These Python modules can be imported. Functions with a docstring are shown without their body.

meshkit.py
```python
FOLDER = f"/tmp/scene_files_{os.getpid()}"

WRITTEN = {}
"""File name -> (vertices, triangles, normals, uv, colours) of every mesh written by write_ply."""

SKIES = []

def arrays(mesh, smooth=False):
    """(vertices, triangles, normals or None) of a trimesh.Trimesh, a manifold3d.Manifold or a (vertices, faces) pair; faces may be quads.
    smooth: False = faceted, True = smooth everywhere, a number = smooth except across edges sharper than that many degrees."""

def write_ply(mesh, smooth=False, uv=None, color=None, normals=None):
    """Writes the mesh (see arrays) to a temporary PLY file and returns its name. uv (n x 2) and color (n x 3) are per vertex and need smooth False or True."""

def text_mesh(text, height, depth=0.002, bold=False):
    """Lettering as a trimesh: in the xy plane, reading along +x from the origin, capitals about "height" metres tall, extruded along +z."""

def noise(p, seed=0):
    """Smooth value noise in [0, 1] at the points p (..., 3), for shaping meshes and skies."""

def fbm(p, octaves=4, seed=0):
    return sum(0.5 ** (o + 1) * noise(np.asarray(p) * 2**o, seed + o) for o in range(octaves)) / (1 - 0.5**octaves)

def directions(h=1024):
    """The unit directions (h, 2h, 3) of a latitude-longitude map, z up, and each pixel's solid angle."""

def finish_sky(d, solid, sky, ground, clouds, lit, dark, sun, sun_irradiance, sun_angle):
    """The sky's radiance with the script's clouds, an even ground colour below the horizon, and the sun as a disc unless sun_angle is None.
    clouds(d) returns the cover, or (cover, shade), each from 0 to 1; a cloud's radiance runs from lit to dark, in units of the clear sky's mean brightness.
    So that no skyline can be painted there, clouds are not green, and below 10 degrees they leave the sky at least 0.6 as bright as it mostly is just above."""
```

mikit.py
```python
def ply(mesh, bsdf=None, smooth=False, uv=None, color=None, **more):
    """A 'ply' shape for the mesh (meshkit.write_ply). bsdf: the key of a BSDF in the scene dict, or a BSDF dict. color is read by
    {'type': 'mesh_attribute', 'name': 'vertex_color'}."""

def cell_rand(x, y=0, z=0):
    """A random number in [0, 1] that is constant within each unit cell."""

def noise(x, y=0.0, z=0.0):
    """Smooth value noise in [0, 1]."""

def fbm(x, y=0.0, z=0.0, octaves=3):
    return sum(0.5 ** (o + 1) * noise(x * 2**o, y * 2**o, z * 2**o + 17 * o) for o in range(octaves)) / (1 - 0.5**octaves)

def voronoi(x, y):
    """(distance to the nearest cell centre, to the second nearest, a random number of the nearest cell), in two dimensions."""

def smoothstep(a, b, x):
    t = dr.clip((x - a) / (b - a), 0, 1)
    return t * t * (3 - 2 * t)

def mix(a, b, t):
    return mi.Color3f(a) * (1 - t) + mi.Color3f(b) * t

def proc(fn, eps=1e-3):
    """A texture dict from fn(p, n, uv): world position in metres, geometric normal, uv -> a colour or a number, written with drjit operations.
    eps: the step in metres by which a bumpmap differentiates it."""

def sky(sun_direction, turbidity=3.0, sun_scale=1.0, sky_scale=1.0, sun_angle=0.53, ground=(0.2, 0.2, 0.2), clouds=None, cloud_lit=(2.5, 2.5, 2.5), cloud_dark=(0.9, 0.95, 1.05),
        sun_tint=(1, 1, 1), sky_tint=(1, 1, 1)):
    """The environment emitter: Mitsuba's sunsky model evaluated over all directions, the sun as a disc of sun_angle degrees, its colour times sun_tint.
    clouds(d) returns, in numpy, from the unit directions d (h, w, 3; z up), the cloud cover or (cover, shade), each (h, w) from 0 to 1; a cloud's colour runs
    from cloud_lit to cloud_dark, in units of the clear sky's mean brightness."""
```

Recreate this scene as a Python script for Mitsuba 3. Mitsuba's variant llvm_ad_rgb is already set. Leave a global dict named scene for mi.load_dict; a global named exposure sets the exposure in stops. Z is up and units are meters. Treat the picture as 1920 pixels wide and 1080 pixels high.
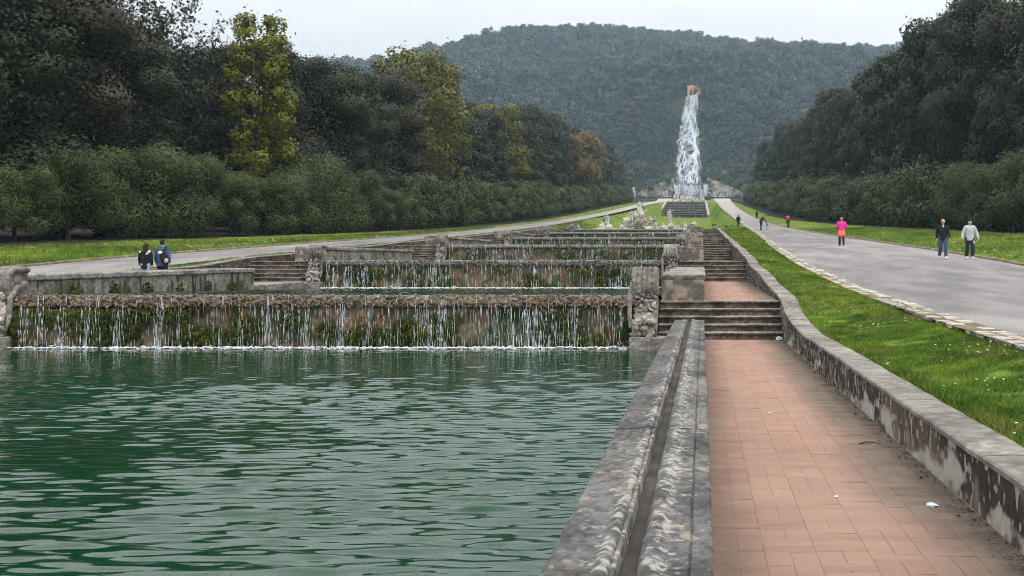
import math, random
import numpy as np
import trimesh
import manifold3d as m3
import mitsuba as mi
import drjit as dr
import mikit, meshkit
from mikit import noise, fbm, voronoi, cell_rand, smoothstep, mix, proc
from scipy.interpolate import PchipInterpolator
from shapely.geometry import Polygon, Point, box as sbox
from shapely.ops import unary_union

T = mi.ScalarTransform4f
scene, labels = {}, {}
_count = {}

# ------------------------------------------------------------------ camera, sky, exposure
CAM_Z = 1.65
FOV = 2 * math.degrees(math.atan(960 / 2200.0))
scene['camera'] = {
    'type': 'perspective', 'fov': FOV, 'fov_axis': 'x', 'near_clip': 0.1, 'far_clip': 9000.0,

    'principal_point_offset_x': -(1317 - 960) / 1920.0, 'principal_point_offset_y': -(525 - 540) / 1080.0,
    'to_world': T().look_at(origin=[0, 0, CAM_Z], target=[0, 1, CAM_Z], up=[0, 0, 1]),
    'medium': {'type': 'ref', 'id': 'haze_air'},
}


def overcast(d):
    n = meshkit.fbm(np.stack([d[..., 0] * 3.2, d[..., 1] * 3.2, d[..., 2] * 9.0], -1) + 5.3, 4, seed=3)
    shade = np.clip(1.45 - 2.6 * np.clip(d[..., 2], 0, 1) + (n - 0.5) * 0.7, 0, 1)
    return np.ones(d.shape[:2]), shade


scene['sky'] = mikit.sky((0.35, -0.45, 0.8), turbidity=4, sun_scale=0.2, sun_angle=14,
                         clouds=overcast, cloud_lit=(3.0, 3.03, 3.06), cloud_dark=(1.66, 1.7, 1.76))
exposure = 2.4
scene['haze_air'] = {'type': 'homogeneous', 'albedo': {'type': 'rgb', 'value': [0.62, 0.82, 1.0]}, 'sigma_t': 0.00018}


# ------------------------------------------------------------------ helpers
def numbered(name):
    k = _count.get(name, 0)
    _count[name] = k + 1
    return name if k == 0 else f'{name}_{k:03d}'


def tag(key, label=None, cat=None, group=None, kind=None):
    d = {}
    if label: d['label'] = label
    if cat: d['category'] = cat
    if group: d['group'] = group
    if kind: d['kind'] = kind
    labels[key] = d
    return key


def thing(name, label, cat, group=None):
    return tag(numbered(name), label, cat, group)


def part(parent, name, mesh, bsdf, smooth=False, kind=None, label=None, **kw):
    key = numbered(f'{parent}__{name}')
    scene[key] = mikit.ply(mesh, bsdf, smooth=smooth, **kw)
    if kind or label:
        tag(key, label, kind=kind)
    return key


def struct(name, mesh, bsdf, smooth=False, label=None):
    key = numbered(name)
    scene[key] = mikit.ply(mesh, bsdf, smooth=smooth)
    tag(key, label, kind='structure')
    return key


def cat(ms):
    ms = [m for m in ms if m is not None]
    v, f, o = [], [], 0
    for m in ms:
        a, b = (np.asarray(m.vertices), np.asarray(m.faces)) if hasattr(m, 'vertices') else m
        v.append(a); f.append(np.asarray(b) + o); o += len(a)
    return trimesh.Trimesh(np.vstack(v), np.vstack(f), process=False)


def gridmesh(P, flip=False):
    P = np.asarray(P, float)
    n, m = P.shape[:2]
    i, j = np.meshgrid(np.arange(n - 1), np.arange(m - 1), indexing='ij')
    a = (i * m + j).ravel(); b = a + 1; c = a + m + 1; d = a + m
    f = np.vstack([np.stack([a, b, c], 1), np.stack([a, c, d], 1)])
    if flip: f = f[:, ::-1]
    return trimesh.Trimesh(P.reshape(-1, 3), f, process=False)


_cb = None
def cbox(x0, x1, y0, y1, z0, z1, c=0.01):
    """chamfered box: 24 vertices"""
    global _cb
    s = np.array([[i, j, k] for i in (-1, 1) for j in (-1, 1) for k in (-1, 1)], float)
    def verts(h, c):
        out = []
        for q in s:
            for a in range(3):
                v = q * (h - c); v[a] = q[a] * h[a]; out.append(v)
        return np.array(out)
    if _cb is None:
        hull = trimesh.Trimesh(verts(np.ones(3), 0.2), process=False).convex_hull
        # map hull vertices back to order
        V = verts(np.ones(3), 0.2)
        idx = [int(np.argmin(np.abs(V - v).sum(1))) for v in hull.vertices]
        _cb = np.array(idx)[hull.faces]
    h = np.array([x1 - x0, y1 - y0, z1 - z0]) / 2
    c = min(c, h.min() * 0.8)
    return trimesh.Trimesh(verts(h, c) + [(x0 + x1) / 2, (y0 + y1) / 2, (z0 + z1) / 2], _cb, process=False)


def to_man(tm):
    return m3.Manifold(m3.Mesh(np.asarray(tm.vertices, np.float32), np.asarray(tm.faces, np.uint32)))


def to_tri(man):
    m = man.to_mesh()
    return trimesh.Trimesh(np.array(m.vert_properties[:, :3], float), np.array(m.tri_verts), process=False)


def rough(tm, length, amp, freq, seed=0):
    """refine and displace along a smooth noise vector field (keeps it closed)"""
    t = to_tri(to_man(tm).refine_to_length(length))
    p = np.asarray(t.vertices)
    d = np.stack([meshkit.fbm(p * freq + 11.7 * k, 3, seed=seed + k) - 0.5 for k in range(3)], 1)
    t.vertices = p + d * 2 * amp
    return t


def fply(mesh, bsdf):
    path = meshkit.write_ply(mesh, normals=mesh.soft)
    return {'type': 'ply', 'filename': path, 'face_normals': False, 'bsdf': {'type': 'ref', 'id': bsdf}}


def tube(pts, r, sides=6, cap=True):
    p = np.asarray(pts, float)
    r = np.broadcast_to(np.asarray(r, float), (len(p),))
    t = np.gradient(p, axis=0); t /= np.linalg.norm(t, axis=1, keepdims=True) + 1e-12
    a = np.cross(t, np.where(np.abs(t[:, 2:]) < 0.9, [0, 0, 1.0], [1.0, 0, 0])); a /= np.linalg.norm(a, axis=1, keepdims=True) + 1e-12
    b = np.cross(t, a)
    ang = np.arange(sides) * 2 * np.pi / sides
    v = p[:, None] + r[:, None, None] * (np.cos(ang)[None, :, None] * a[:, None] + np.sin(ang)[None, :, None] * b[:, None])
    i, j = np.meshgrid(np.arange(len(p) - 1), np.arange(sides), indexing='ij')
    q = np.stack([i * sides + j, i * sides + (j + 1) % sides, (i + 1) * sides + (j + 1) % sides, (i + 1) * sides + j], -1).reshape(-1, 4)
    f = np.vstack([q[:, [0, 1, 2]], q[:, [0, 2, 3]]])
    v = v.reshape(-1, 3)
    if cap:
        n = len(v)
        v = np.vstack([v, p[:1], p[-1:]])
        k = np.arange(sides)
        e = (len(p) - 1) * sides
        f = np.vstack([f, np.stack([(k + 1) % sides, k, k * 0 + n], 1), np.stack([k + e, (k + 1) % sides + e, k * 0 + n + 1], 1)])
    return trimesh.Trimesh(v, f, process=False)


_ico = {}
def ico(sub=1):
    if sub not in _ico:
        m = trimesh.creation.icosphere(subdivisions=sub)
        _ico[sub] = (np.array(m.vertices), np.array(m.faces))
    return _ico[sub]


def many(base, centers, scales, rots=None, rng=None, jitter=0.0):
    """copies of one small mesh as one mesh. scales (n,3) or (n,)"""
    v, f = base
    n = len(centers)
    scales = np.asarray(scales, float)
    if scales.ndim == 1: scales = np.repeat(scales[:, None], 3, 1)
    P = v[None] * scales[:, None]
    if jitter and rng is not None:
        P = P * (1 + jitter * rng.uniform(-1, 1, (n, len(v), 1)))
    if rots is not None:
        P = np.einsum('nij,nkj->nki', rots, P)
    P = P + np.asarray(centers)[:, None]
    F = f[None] + (np.arange(n) * len(v))[:, None, None]
    return trimesh.Trimesh(P.reshape(-1, 3), F.reshape(-1, 3), process=False)


def rand_rots(n, rng):
    q = rng.normal(size=(n, 4)); q /= np.linalg.norm(q, axis=1, keepdims=True)
    w, x, y, z = q.T
    return np.stack([1 - 2 * (y * y + z * z), 2 * (x * y - z * w), 2 * (x * z + y * w), 2 * (x * y + z * w), 1 - 2 * (x * x + z * z), 2 * (y * z - x * w),
                     2 * (x * z - y * w), 2 * (y * z + x * w), 1 - 2 * (x * x + y * y)], 1).reshape(n, 3, 3)


def extrude_x(poly, x0, x1):
    """polygon drawn in (y, z), extruded along x"""
    m = trimesh.creation.extrude_polygon(poly, x1 - x0, engine='earcut')
    v = np.asarray(m.vertices)
    m.vertices = np.stack([v[:, 2] + x0, v[:, 0], v[:, 1]], 1)
    return m


def extrude_y(poly, y0, y1):
    """polygon drawn in (x, z), extruded along y"""
    m = trimesh.creation.extrude_polygon(poly, y1 - y0, engine='earcut')
    v = np.asarray(m.vertices)
    m.vertices = np.stack([v[:, 0], y1 - v[:, 2], v[:, 1]], 1)
    return m


# ------------------------------------------------------------------ materials
TONE = {'grass_blades': 0.92, 'turf': 0.92, 'far_rock': 0.85, 'carved_stone': 0.95, 'asphalt': 0.8, 'brick_clay': 0.78, 'joint_mortar': 1.15, 'statue_stone': 0.9, 'terracotta': 0.9, 'bark': 0.7, 'hill_soil': 0.65}


def mat(name, fn, rough_=0.85, bump=None, scale=0.01, spec=0.3, eps=1e-3):
    k = TONE.get(name, 0.76)
    if callable(fn): fn = (lambda g: lambda p, n, uv: g(p, n, uv) * k)(fn)
    b = {'type': 'principled', 'base_color': proc(fn) if callable(fn) else {'type': 'rgb', 'value': list(fn)}, 'roughness': rough_, 'specular': spec}
    if bump is not None:
        b = {'type': 'bumpmap', 'tex': proc(bump, eps), 'scale': scale, 'bsdf': b}
    scene[name] = {'type': 'twosided', 'bsdf': b}
    return name


def ramp(t, *cols):
    n = len(cols) - 1
    out = mi.Color3f(cols[0])
    for i in range(n):
        out = dr.lerp(out, mi.Color3f(cols[i + 1]), dr.clip(t * n - i, 0, 1))
    return out


def stone_fn(light, mid, dark, lich=(0.5, 0.48, 0.44), s=1.0, cover=0.5):
    def fn(p, n, uv):
        a = fbm(p.x * 1.3 * s, p.y * 1.3 * s, p.z * 1.3 * s, 4)
        b = fbm(p.x * 9 * s + 3, p.y * 9 * s, p.z * 9 * s, 3)
        c = ramp(smoothstep(0.25, 0.75, a * 0.55 + b * 0.45), dark, mid, light)
        l = smoothstep(cover, cover + 0.08, fbm(p.x * 14 * s, p.y * 14 * s, p.z * 14 * s + 9, 3) * 0.6 + a * 0.4 + 0.02)
        return dr.lerp(c, mi.Color3f(lich), l * 0.8)
    return fn


mat('old_stone', stone_fn((0.36, 0.34, 0.31), (0.23, 0.215, 0.2), (0.075, 0.07, 0.068), cover=0.6), 0.9,
    bump=lambda p, n, uv: fbm(p.x * 18, p.y * 18, p.z * 18, 3), scale=0.012)
mat('carved_stone', stone_fn((0.5, 0.47, 0.42), (0.3, 0.28, 0.25), (0.09, 0.08, 0.07), (0.62, 0.6, 0.56), s=1.6, cover=0.56), 0.9)
mat('statue_stone', stone_fn((0.78, 0.76, 0.72), (0.62, 0.59, 0.55), (0.3, 0.27, 0.24), (0.8, 0.79, 0.76), s=0.8, cover=0.56), 0.9)


def parapet_fn(p, n, uv):
    a = fbm(p.x * 2.2, p.y * 1.1, p.z * 2, 4)
    b = fbm(p.x * 26, p.y * 15, p.z * 20, 3)
    c = ramp(smoothstep(0.22, 0.78, a * 0.5 + b * 0.5), (0.035, 0.035, 0.036), (0.095, 0.094, 0.095), (0.19, 0.187, 0.183))
    # pale lichen, thickest along the two rolls beside the channel, streaked across them
    near = dr.exp(-dr.square((p.x + 0.405) / 0.07)) + dr.exp(-dr.square((p.x + 0.185) / 0.085))
    st = fbm(p.x * 9 + p.y * 3.0, p.y * 17 - p.x * 9, 3.3, 4)
    sp = fbm(p.x * 30, p.y * 22, 1.7, 3)
    l = smoothstep(0.56, 0.7, st * 0.26 + sp * 0.56 + near * 0.13 + a * 0.1)
    l2 = smoothstep(0.66, 0.72, fbm(p.x * 16 + 40, p.y * 11, 7, 3) * 0.75 + a * 0.25)
    c = dr.lerp(c, mi.Color3f(0.5, 0.49, 0.47), l * 0.62)
    return dr.lerp(c, mi.Color3f(0.36, 0.31, 0.22), l2 * 0.5)


mat('parapet_stone', parapet_fn, 0.9, bump=lambda p, n, uv: fbm(p.x * 30, p.y * 26, p.z * 30, 3), scale=0.008)


def gutter_fn(p, n, uv):
    a = fbm(p.x * 10, p.y * 3, 0.0, 3)
    return ramp(a, (0.022, 0.02, 0.017), (0.06, 0.055, 0.045), (0.125, 0.115, 0.096))
mat('gutter_dirt', gutter_fn, 0.9)


def wallface_fn(p, n, uv):
    """rendered wall: black growth in the upper part, pale bare plaster low down, brown patches"""
    a = fbm(p.x, p.y * 0.45, p.z * 1.2, 3)
    st = fbm(p.x, p.y * 3.2, p.z * 2.2 + 3, 4)
    fine = fbm(p.x * 9, p.y * 16, p.z * 13, 3)
    base = ramp(fine, (0.16, 0.13, 0.11), (0.26, 0.22, 0.18), (0.36, 0.33, 0.29))
    low = smoothstep(0.34, 0.12, p.z - (0.0106 * p.y - 0.1) + (a - 0.5) * 0.3)
    black = smoothstep(0.23, 0.40, low * -0.06 + st * 0.62 + a * 0.38 + fine * 0.12 - 0.03)
    c = dr.lerp(base, ramp(fine, (0.014, 0.013, 0.012), (0.04, 0.036, 0.032), (0.075, 0.068, 0.06)), black)
    brown = smoothstep(0.53, 0.6, fbm(p.x, p.y * 0.9 + 31, p.z * 0.8, 2))
    c = dr.lerp(c, ramp(fine, (0.06, 0.045, 0.033), (0.12, 0.095, 0.07), (0.2, 0.16, 0.12)), brown * 0.6)
    spots = smoothstep(0.6, 0.66, fbm(p.x * 4, p.y * 13 + 7, p.z * 8, 3))
    c = dr.lerp(c, mi.Color3f(0.42, 0.38, 0.31), spots * 0.8)
    pale = smoothstep(0.55, 0.66, fbm(p.x, p.y * 1.3 + 90, p.z * 3.2, 4) * 0.75 + st * 0.25 + (low - 0.8) * 0.2)
    return dr.lerp(c, ramp(fine, (0.3, 0.27, 0.23), (0.46, 0.43, 0.38), (0.56, 0.54, 0.5)), pale * 0.9)
mat('wall_plaster', wallface_fn, 0.9, bump=lambda p, n, uv: fbm(p.x * 16, p.y * 16, p.z * 16, 3), scale=0.01)

mat('cap_stone_mat', stone_fn((0.3, 0.287, 0.26), (0.2, 0.19, 0.172), (0.1, 0.096, 0.086), (0.36, 0.34, 0.3), cover=0.63), 0.9,
    bump=lambda p, n, uv: fbm(p.x * 22, p.y * 22, p.z * 22, 3), scale=0.006)


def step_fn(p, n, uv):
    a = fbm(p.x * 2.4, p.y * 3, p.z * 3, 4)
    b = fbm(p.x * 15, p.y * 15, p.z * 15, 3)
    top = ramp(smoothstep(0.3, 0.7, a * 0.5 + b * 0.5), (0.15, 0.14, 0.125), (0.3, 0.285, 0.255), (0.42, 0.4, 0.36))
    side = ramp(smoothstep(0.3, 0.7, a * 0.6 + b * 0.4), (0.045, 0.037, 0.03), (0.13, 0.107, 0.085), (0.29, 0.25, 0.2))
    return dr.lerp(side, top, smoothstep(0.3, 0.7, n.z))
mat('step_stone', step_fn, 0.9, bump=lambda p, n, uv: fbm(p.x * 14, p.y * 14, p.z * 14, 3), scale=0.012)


def brick_fn(p, n, uv):
    r = cell_rand(dr.floor((p.x - 0.06) / 0.32), dr.floor(p.y / 0.16), 3)
    a = fbm(p.x * 0.9, p.y * 0.45, 1.0, 3)
    f = fbm(p.x * 30, p.y * 30, 2.0, 3)
    c = ramp(dr.clip(r * 0.35 + a * 0.45 + f * 0.25, 0, 1), (0.25, 0.15, 0.117), (0.315, 0.195, 0.155), (0.38, 0.25, 0.2))
    # trodden grime and damp growth along the retaining wall and along the parapet
    e = fbm(p.x * 1.2, p.y * 0.55, 4.0, 4)
    g = smoothstep(1.1, 1.72, p.x + (e - 0.5) * 0.42) + smoothstep(0.5, 0.0, p.x + (e - 0.5) * 0.25) * 0.75
    g = dr.clip(g, 0, 1)
    dirt = ramp(fbm(p.x * 5, p.y * 7, 6.0, 4), (0.07, 0.058, 0.046), (0.13, 0.108, 0.084), (0.19, 0.16, 0.125))
    return dr.lerp(c, dirt, g * 0.9)
mat('brick_clay', brick_fn, 0.88, bump=lambda p, n, uv: fbm(p.x * 40, p.y * 40, p.z * 40, 2), scale=0.004)


def brick_far_fn(p, n, uv):
    return brick_fn(p, n, uv)
mat('joint_mortar', lambda p, n, uv: ramp(fbm(p.x * 8, p.y * 8, 0.0, 3), (0.12, 0.075, 0.06), (0.2, 0.128, 0.102), (0.26, 0.175, 0.14)), 0.95)


def grass_fn(p, n, uv):
    a = fbm(p.x * 0.5, p.y * 0.28, 0.0, 3)
    b = fbm(p.x * 3.2, p.y * 2.4, 3.0, 3)
    c = ramp(smoothstep(0.25, 0.75, a * 0.5 + b * 0.5), (0.056, 0.112, 0.011), (0.125, 0.21, 0.019), (0.21, 0.295, 0.036))
    dry = smoothstep(0.6, 0.72, fbm(p.x * 1.1 + 20, p.y * 0.9, 5.0, 3))
    return dr.lerp(c, mi.Color3f(0.2, 0.17, 0.055), dry * 0.45)
mat('grass_blades', grass_fn, 0.7, spec=0.2)


def soil_fn(p, n, uv):
    """lawn turf, and leaf litter with painted shade under the trees"""
    g = grass_fn(p, n, uv) * 0.75
    lit = ramp(fbm(p.x * 3, p.y * 3, 0.0, 3), (0.006, 0.005, 0.003), (0.014, 0.011, 0.007), (0.032, 0.024, 0.015))  # litter brown darkened towards the black of tree shade
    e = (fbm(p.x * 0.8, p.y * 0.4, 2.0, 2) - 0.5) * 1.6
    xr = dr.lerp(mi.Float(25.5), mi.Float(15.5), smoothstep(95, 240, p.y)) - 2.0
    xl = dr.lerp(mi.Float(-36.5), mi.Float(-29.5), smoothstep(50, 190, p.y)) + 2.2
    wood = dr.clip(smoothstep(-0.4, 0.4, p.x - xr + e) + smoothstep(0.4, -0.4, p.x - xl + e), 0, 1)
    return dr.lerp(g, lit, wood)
mat('turf', soil_fn, 0.95, bump=lambda p, n, uv: fbm(p.x * 5, p.y * 5, p.z * 5, 3), scale=0.06, eps=0.01)


def road_fn(p, n, uv):
    a = fbm(p.x * 0.35, p.y * 0.16, 0.0, 4)
    b = fbm(p.x * 1.5 + 5, p.y * 0.4, 1.0, 3)
    f = fbm(p.x * 40, p.y * 40, 2.0, 2)
    c = ramp(smoothstep(0.25, 0.75, a * 0.4 + b * 0.35 + f * 0.25), (0.135, 0.131, 0.134), (0.203, 0.197, 0.199), (0.275, 0.268, 0.266))
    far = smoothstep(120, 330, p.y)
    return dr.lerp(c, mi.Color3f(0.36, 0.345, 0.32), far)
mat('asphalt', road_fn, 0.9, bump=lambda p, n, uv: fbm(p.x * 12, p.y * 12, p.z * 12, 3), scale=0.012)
mat('kerb_stone_mat', stone_fn((0.52, 0.49, 0.43), (0.38, 0.355, 0.31), (0.17, 0.155, 0.12), (0.55, 0.53, 0.48), s=1.4, cover=0.6), 0.9)
mat('edge_dirt', lambda p, n, uv: ramp(fbm(p.x * 4, p.y * 3, 0.0, 3), (0.07, 0.055, 0.03), (0.16, 0.13, 0.08), (0.3, 0.26, 0.19)), 0.95)


def falls_fn(p, n, uv):
    """wet tufa: brown stone, dark moss curtains, orange algae"""
    a = fbm(p.x * 0.9, p.y, p.z * 1.4, 3)
    b = fbm(p.x * 4.5, p.y * 4, p.z * 3.0, 3)
    f = fbm(p.x * 24, p.y * 22, p.z * 6, 4)
    stone = ramp(f, (0.03, 0.019, 0.01), (0.155, 0.1, 0.06), (0.36, 0.27, 0.185))
    moss = ramp(f, (0.007, 0.012, 0.002), (0.032, 0.048, 0.007), (0.09, 0.12, 0.018))
    rust = ramp(f, (0.05, 0.02, 0.005), (0.17, 0.075, 0.02), (0.34, 0.17, 0.05))
    c = dr.lerp(stone, moss, smoothstep(0.40, 0.54, a * 0.55 + b * 0.45))
    return dr.lerp(c, rust, smoothstep(0.54, 0.68, fbm(p.x * 3.1 + 50, p.y * 2, p.z * 2.2, 4) * 0.7 + f * 0.3) * 0.8)
mat('falls_rock', falls_fn, 0.35, spec=0.5)


def crest_fn(p, n, uv):
    f = fbm(p.x * 15, p.y * 15, p.z * 15, 3)
    b = fbm(p.x * 1.6, p.y * 2, p.z * 2, 3)
    c = ramp(smoothstep(0.25, 0.75, f), (0.03, 0.023, 0.014), (0.12, 0.092, 0.06), (0.29, 0.235, 0.17))
    c = dr.lerp(c, mi.Color3f(0.17, 0.085, 0.03), smoothstep(0.5, 0.7, b * 0.6 + f * 0.4) * 0.7)
    return dr.lerp(c, mi.Color3f(0.045, 0.075, 0.015), smoothstep(0.64, 0.74, fbm(p.x * 2.3 + 9, p.y * 2, p.z * 2, 3) * 0.7 + f * 0.3) * 0.7)
mat('crest_rock', crest_fn, 0.4, spec=0.5)
mat('basin_dark', stone_fn((0.06, 0.062, 0.068), (0.032, 0.033, 0.037), (0.014, 0.014, 0.015), (0.1, 0.1, 0.1), s=0.3, cover=0.68), 0.9)
mat('crest_wet', lambda p, n, uv: ramp(fbm(p.x * 9, p.y * 9, p.z * 9, 3) * 0.7 + fbm(p.x * 1.2, p.y, p.z * 2, 2) * 0.3, (0.03, 0.028, 0.02), (0.105, 0.1, 0.078), (0.23, 0.225, 0.195)), 0.3, spec=0.5)
mat('moss_green', lambda p, n, uv: ramp(fbm(p.x * 2.2, p.y * 2, p.z * 2, 3) * 0.8 + cell_rand(p.x * 30, p.y * 30, p.z * 30) * 0.25,
    (0.009, 0.015, 0.002), (0.042, 0.06, 0.008), (0.15, 0.18, 0.02)), 0.8)
scene['falling_water'] = {'type': 'twosided', 'bsdf': {'type': 'principled', 'base_color': {'type': 'rgb', 'value': [0.62, 0.67, 0.72]}, 'roughness': 0.22, 'specular': 0.5}}
scene['white_foam'] = {'type': 'twosided', 'bsdf': {'type': 'diffuse', 'reflectance': {'type': 'rgb', 'value': [0.78, 0.81, 0.83]}}}
scene['cascade_water'] = {'type': 'twosided', 'bsdf': {'type': 'principled', 'base_color': {'type': 'rgb', 'value': [0.6, 0.67, 0.76]}, 'roughness': 0.35, 'specular': 0.5}}
scene['green_water'] = {'type': 'plastic', 'int_ior': 1.333, 'nonlinear': True, 'diffuse_reflectance': proc(lambda p, n, uv: ramp(
    fbm(p.x * 0.22, p.y * 0.13, 0.0, 3), (0.002, 0.046, 0.016), (0.005, 0.07, 0.029), (0.009, 0.09, 0.045)))}
mat('grey_rock', stone_fn((0.36, 0.35, 0.35), (0.22, 0.215, 0.215), (0.07, 0.07, 0.072), (0.42, 0.41, 0.4), s=0.35, cover=0.6), 0.9)
mat('far_rock', stone_fn((0.52, 0.48, 0.43), (0.32, 0.29, 0.25), (0.07, 0.07, 0.05), (0.6, 0.57, 0.52), s=0.16, cover=0.56), 0.9)
mat('far_dark_rock', stone_fn((0.3, 0.29, 0.28), (0.14, 0.14, 0.13), (0.035, 0.037, 0.033), (0.4, 0.39, 0.38), s=0.12, cover=0.62), 0.9)
mat('dark_stone', stone_fn((0.2, 0.2, 0.2), (0.12, 0.12, 0.122), (0.05, 0.05, 0.052), (0.26, 0.26, 0.25), s=0.3, cover=0.64), 0.9)
mat('terracotta', stone_fn((0.72, 0.46, 0.3), (0.6, 0.34, 0.2), (0.4, 0.2, 0.11), (0.66, 0.5, 0.38), s=0.4, cover=0.62), 0.9)
mat('rough_white', (0.74, 0.76, 0.78), 0.5)


def leaf_mat(name, dark, mid, light, s=0.35, k=0.76):
    def fn(p, n, uv):
        a = fbm(p.x * s, p.y * s, p.z * s, 2)
        r = cell_rand(p.x * 4.1, p.y * 4.1, p.z * 4.1)
        return ramp(smoothstep(0.15, 0.85, a * 0.65 + r * 0.35), dark, mid, light) * k
    scene[name] = {'type': 'twosided', 'bsdf': {'type': 'principled', 'base_color': proc(fn), 'roughness': 0.6, 'specular': 0.25}}
    return name


leaf_mat('leaf_oak', (0.014, 0.022, 0.01), (0.032, 0.047, 0.021), (0.062, 0.08, 0.036))
leaf_mat('leaf_grey', (0.02, 0.022, 0.011), (0.043, 0.044, 0.024), (0.082, 0.079, 0.044))
leaf_mat('leaf_hedge', (0.024, 0.036, 0.01), (0.05, 0.07, 0.02), (0.1, 0.122, 0.042), s=0.6, k=0.98)
leaf_mat('leaf_lime', (0.065, 0.085, 0.006), (0.16, 0.18, 0.013), (0.28, 0.29, 0.03), s=0.5)
leaf_mat('leaf_olive', (0.08, 0.083, 0.014), (0.15, 0.15, 0.027), (0.23, 0.215, 0.045), s=0.5)
leaf_mat('leaf_tan', (0.11, 0.08, 0.03), (0.2, 0.145, 0.055), (0.29, 0.215, 0.085), s=0.5)
leaf_mat('leaf_hill', (0.012, 0.022, 0.012), (0.032, 0.05, 0.026), (0.068, 0.088, 0.042), s=0.035, k=0.62)
mat('bark', lambda p, n, uv: ramp(fbm(p.x * 6, p.y * 6, p.z * 2, 3), (0.012, 0.01, 0.008), (0.035, 0.03, 0.025), (0.08, 0.07, 0.06)), 0.95)
mat('hill_soil', lambda p, n, uv: ramp(fbm(p.x * 0.05, p.y * 0.05, p.z * 0.05, 3), (0.014, 0.02, 0.012), (0.03, 0.038, 0.02), (0.05, 0.055, 0.03)), 0.95)

# ------------------------------------------------------------------ the lie of the land
AX = -9.2                                         # the canal's axis
FY = [28.4, 51.5, 76.3, 102.3, 127.6, 152.9]      # feet of the six falls
WZ = [0.0, 1.275, 2.53, 3.95, 5.38, 6.85, 8.3]    # water level of each pool, lowest first
PZ0 = [-0.1, 1.12, 2.5, 3.93, 5.37, 6.82]         # brick path: start and end height of each terrace
PZ1 = [0.2, 1.58, 2.92, 4.36, 5.8, 7.25]
TOPZ = 8.35
XF0, XF1 = -16.7, -1.72                           # ends of the falls
XP1 = 1.96                                        # inner face of the retaining wall


def gp(X, Y):
    return PchipInterpolator(X, Y)


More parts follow.
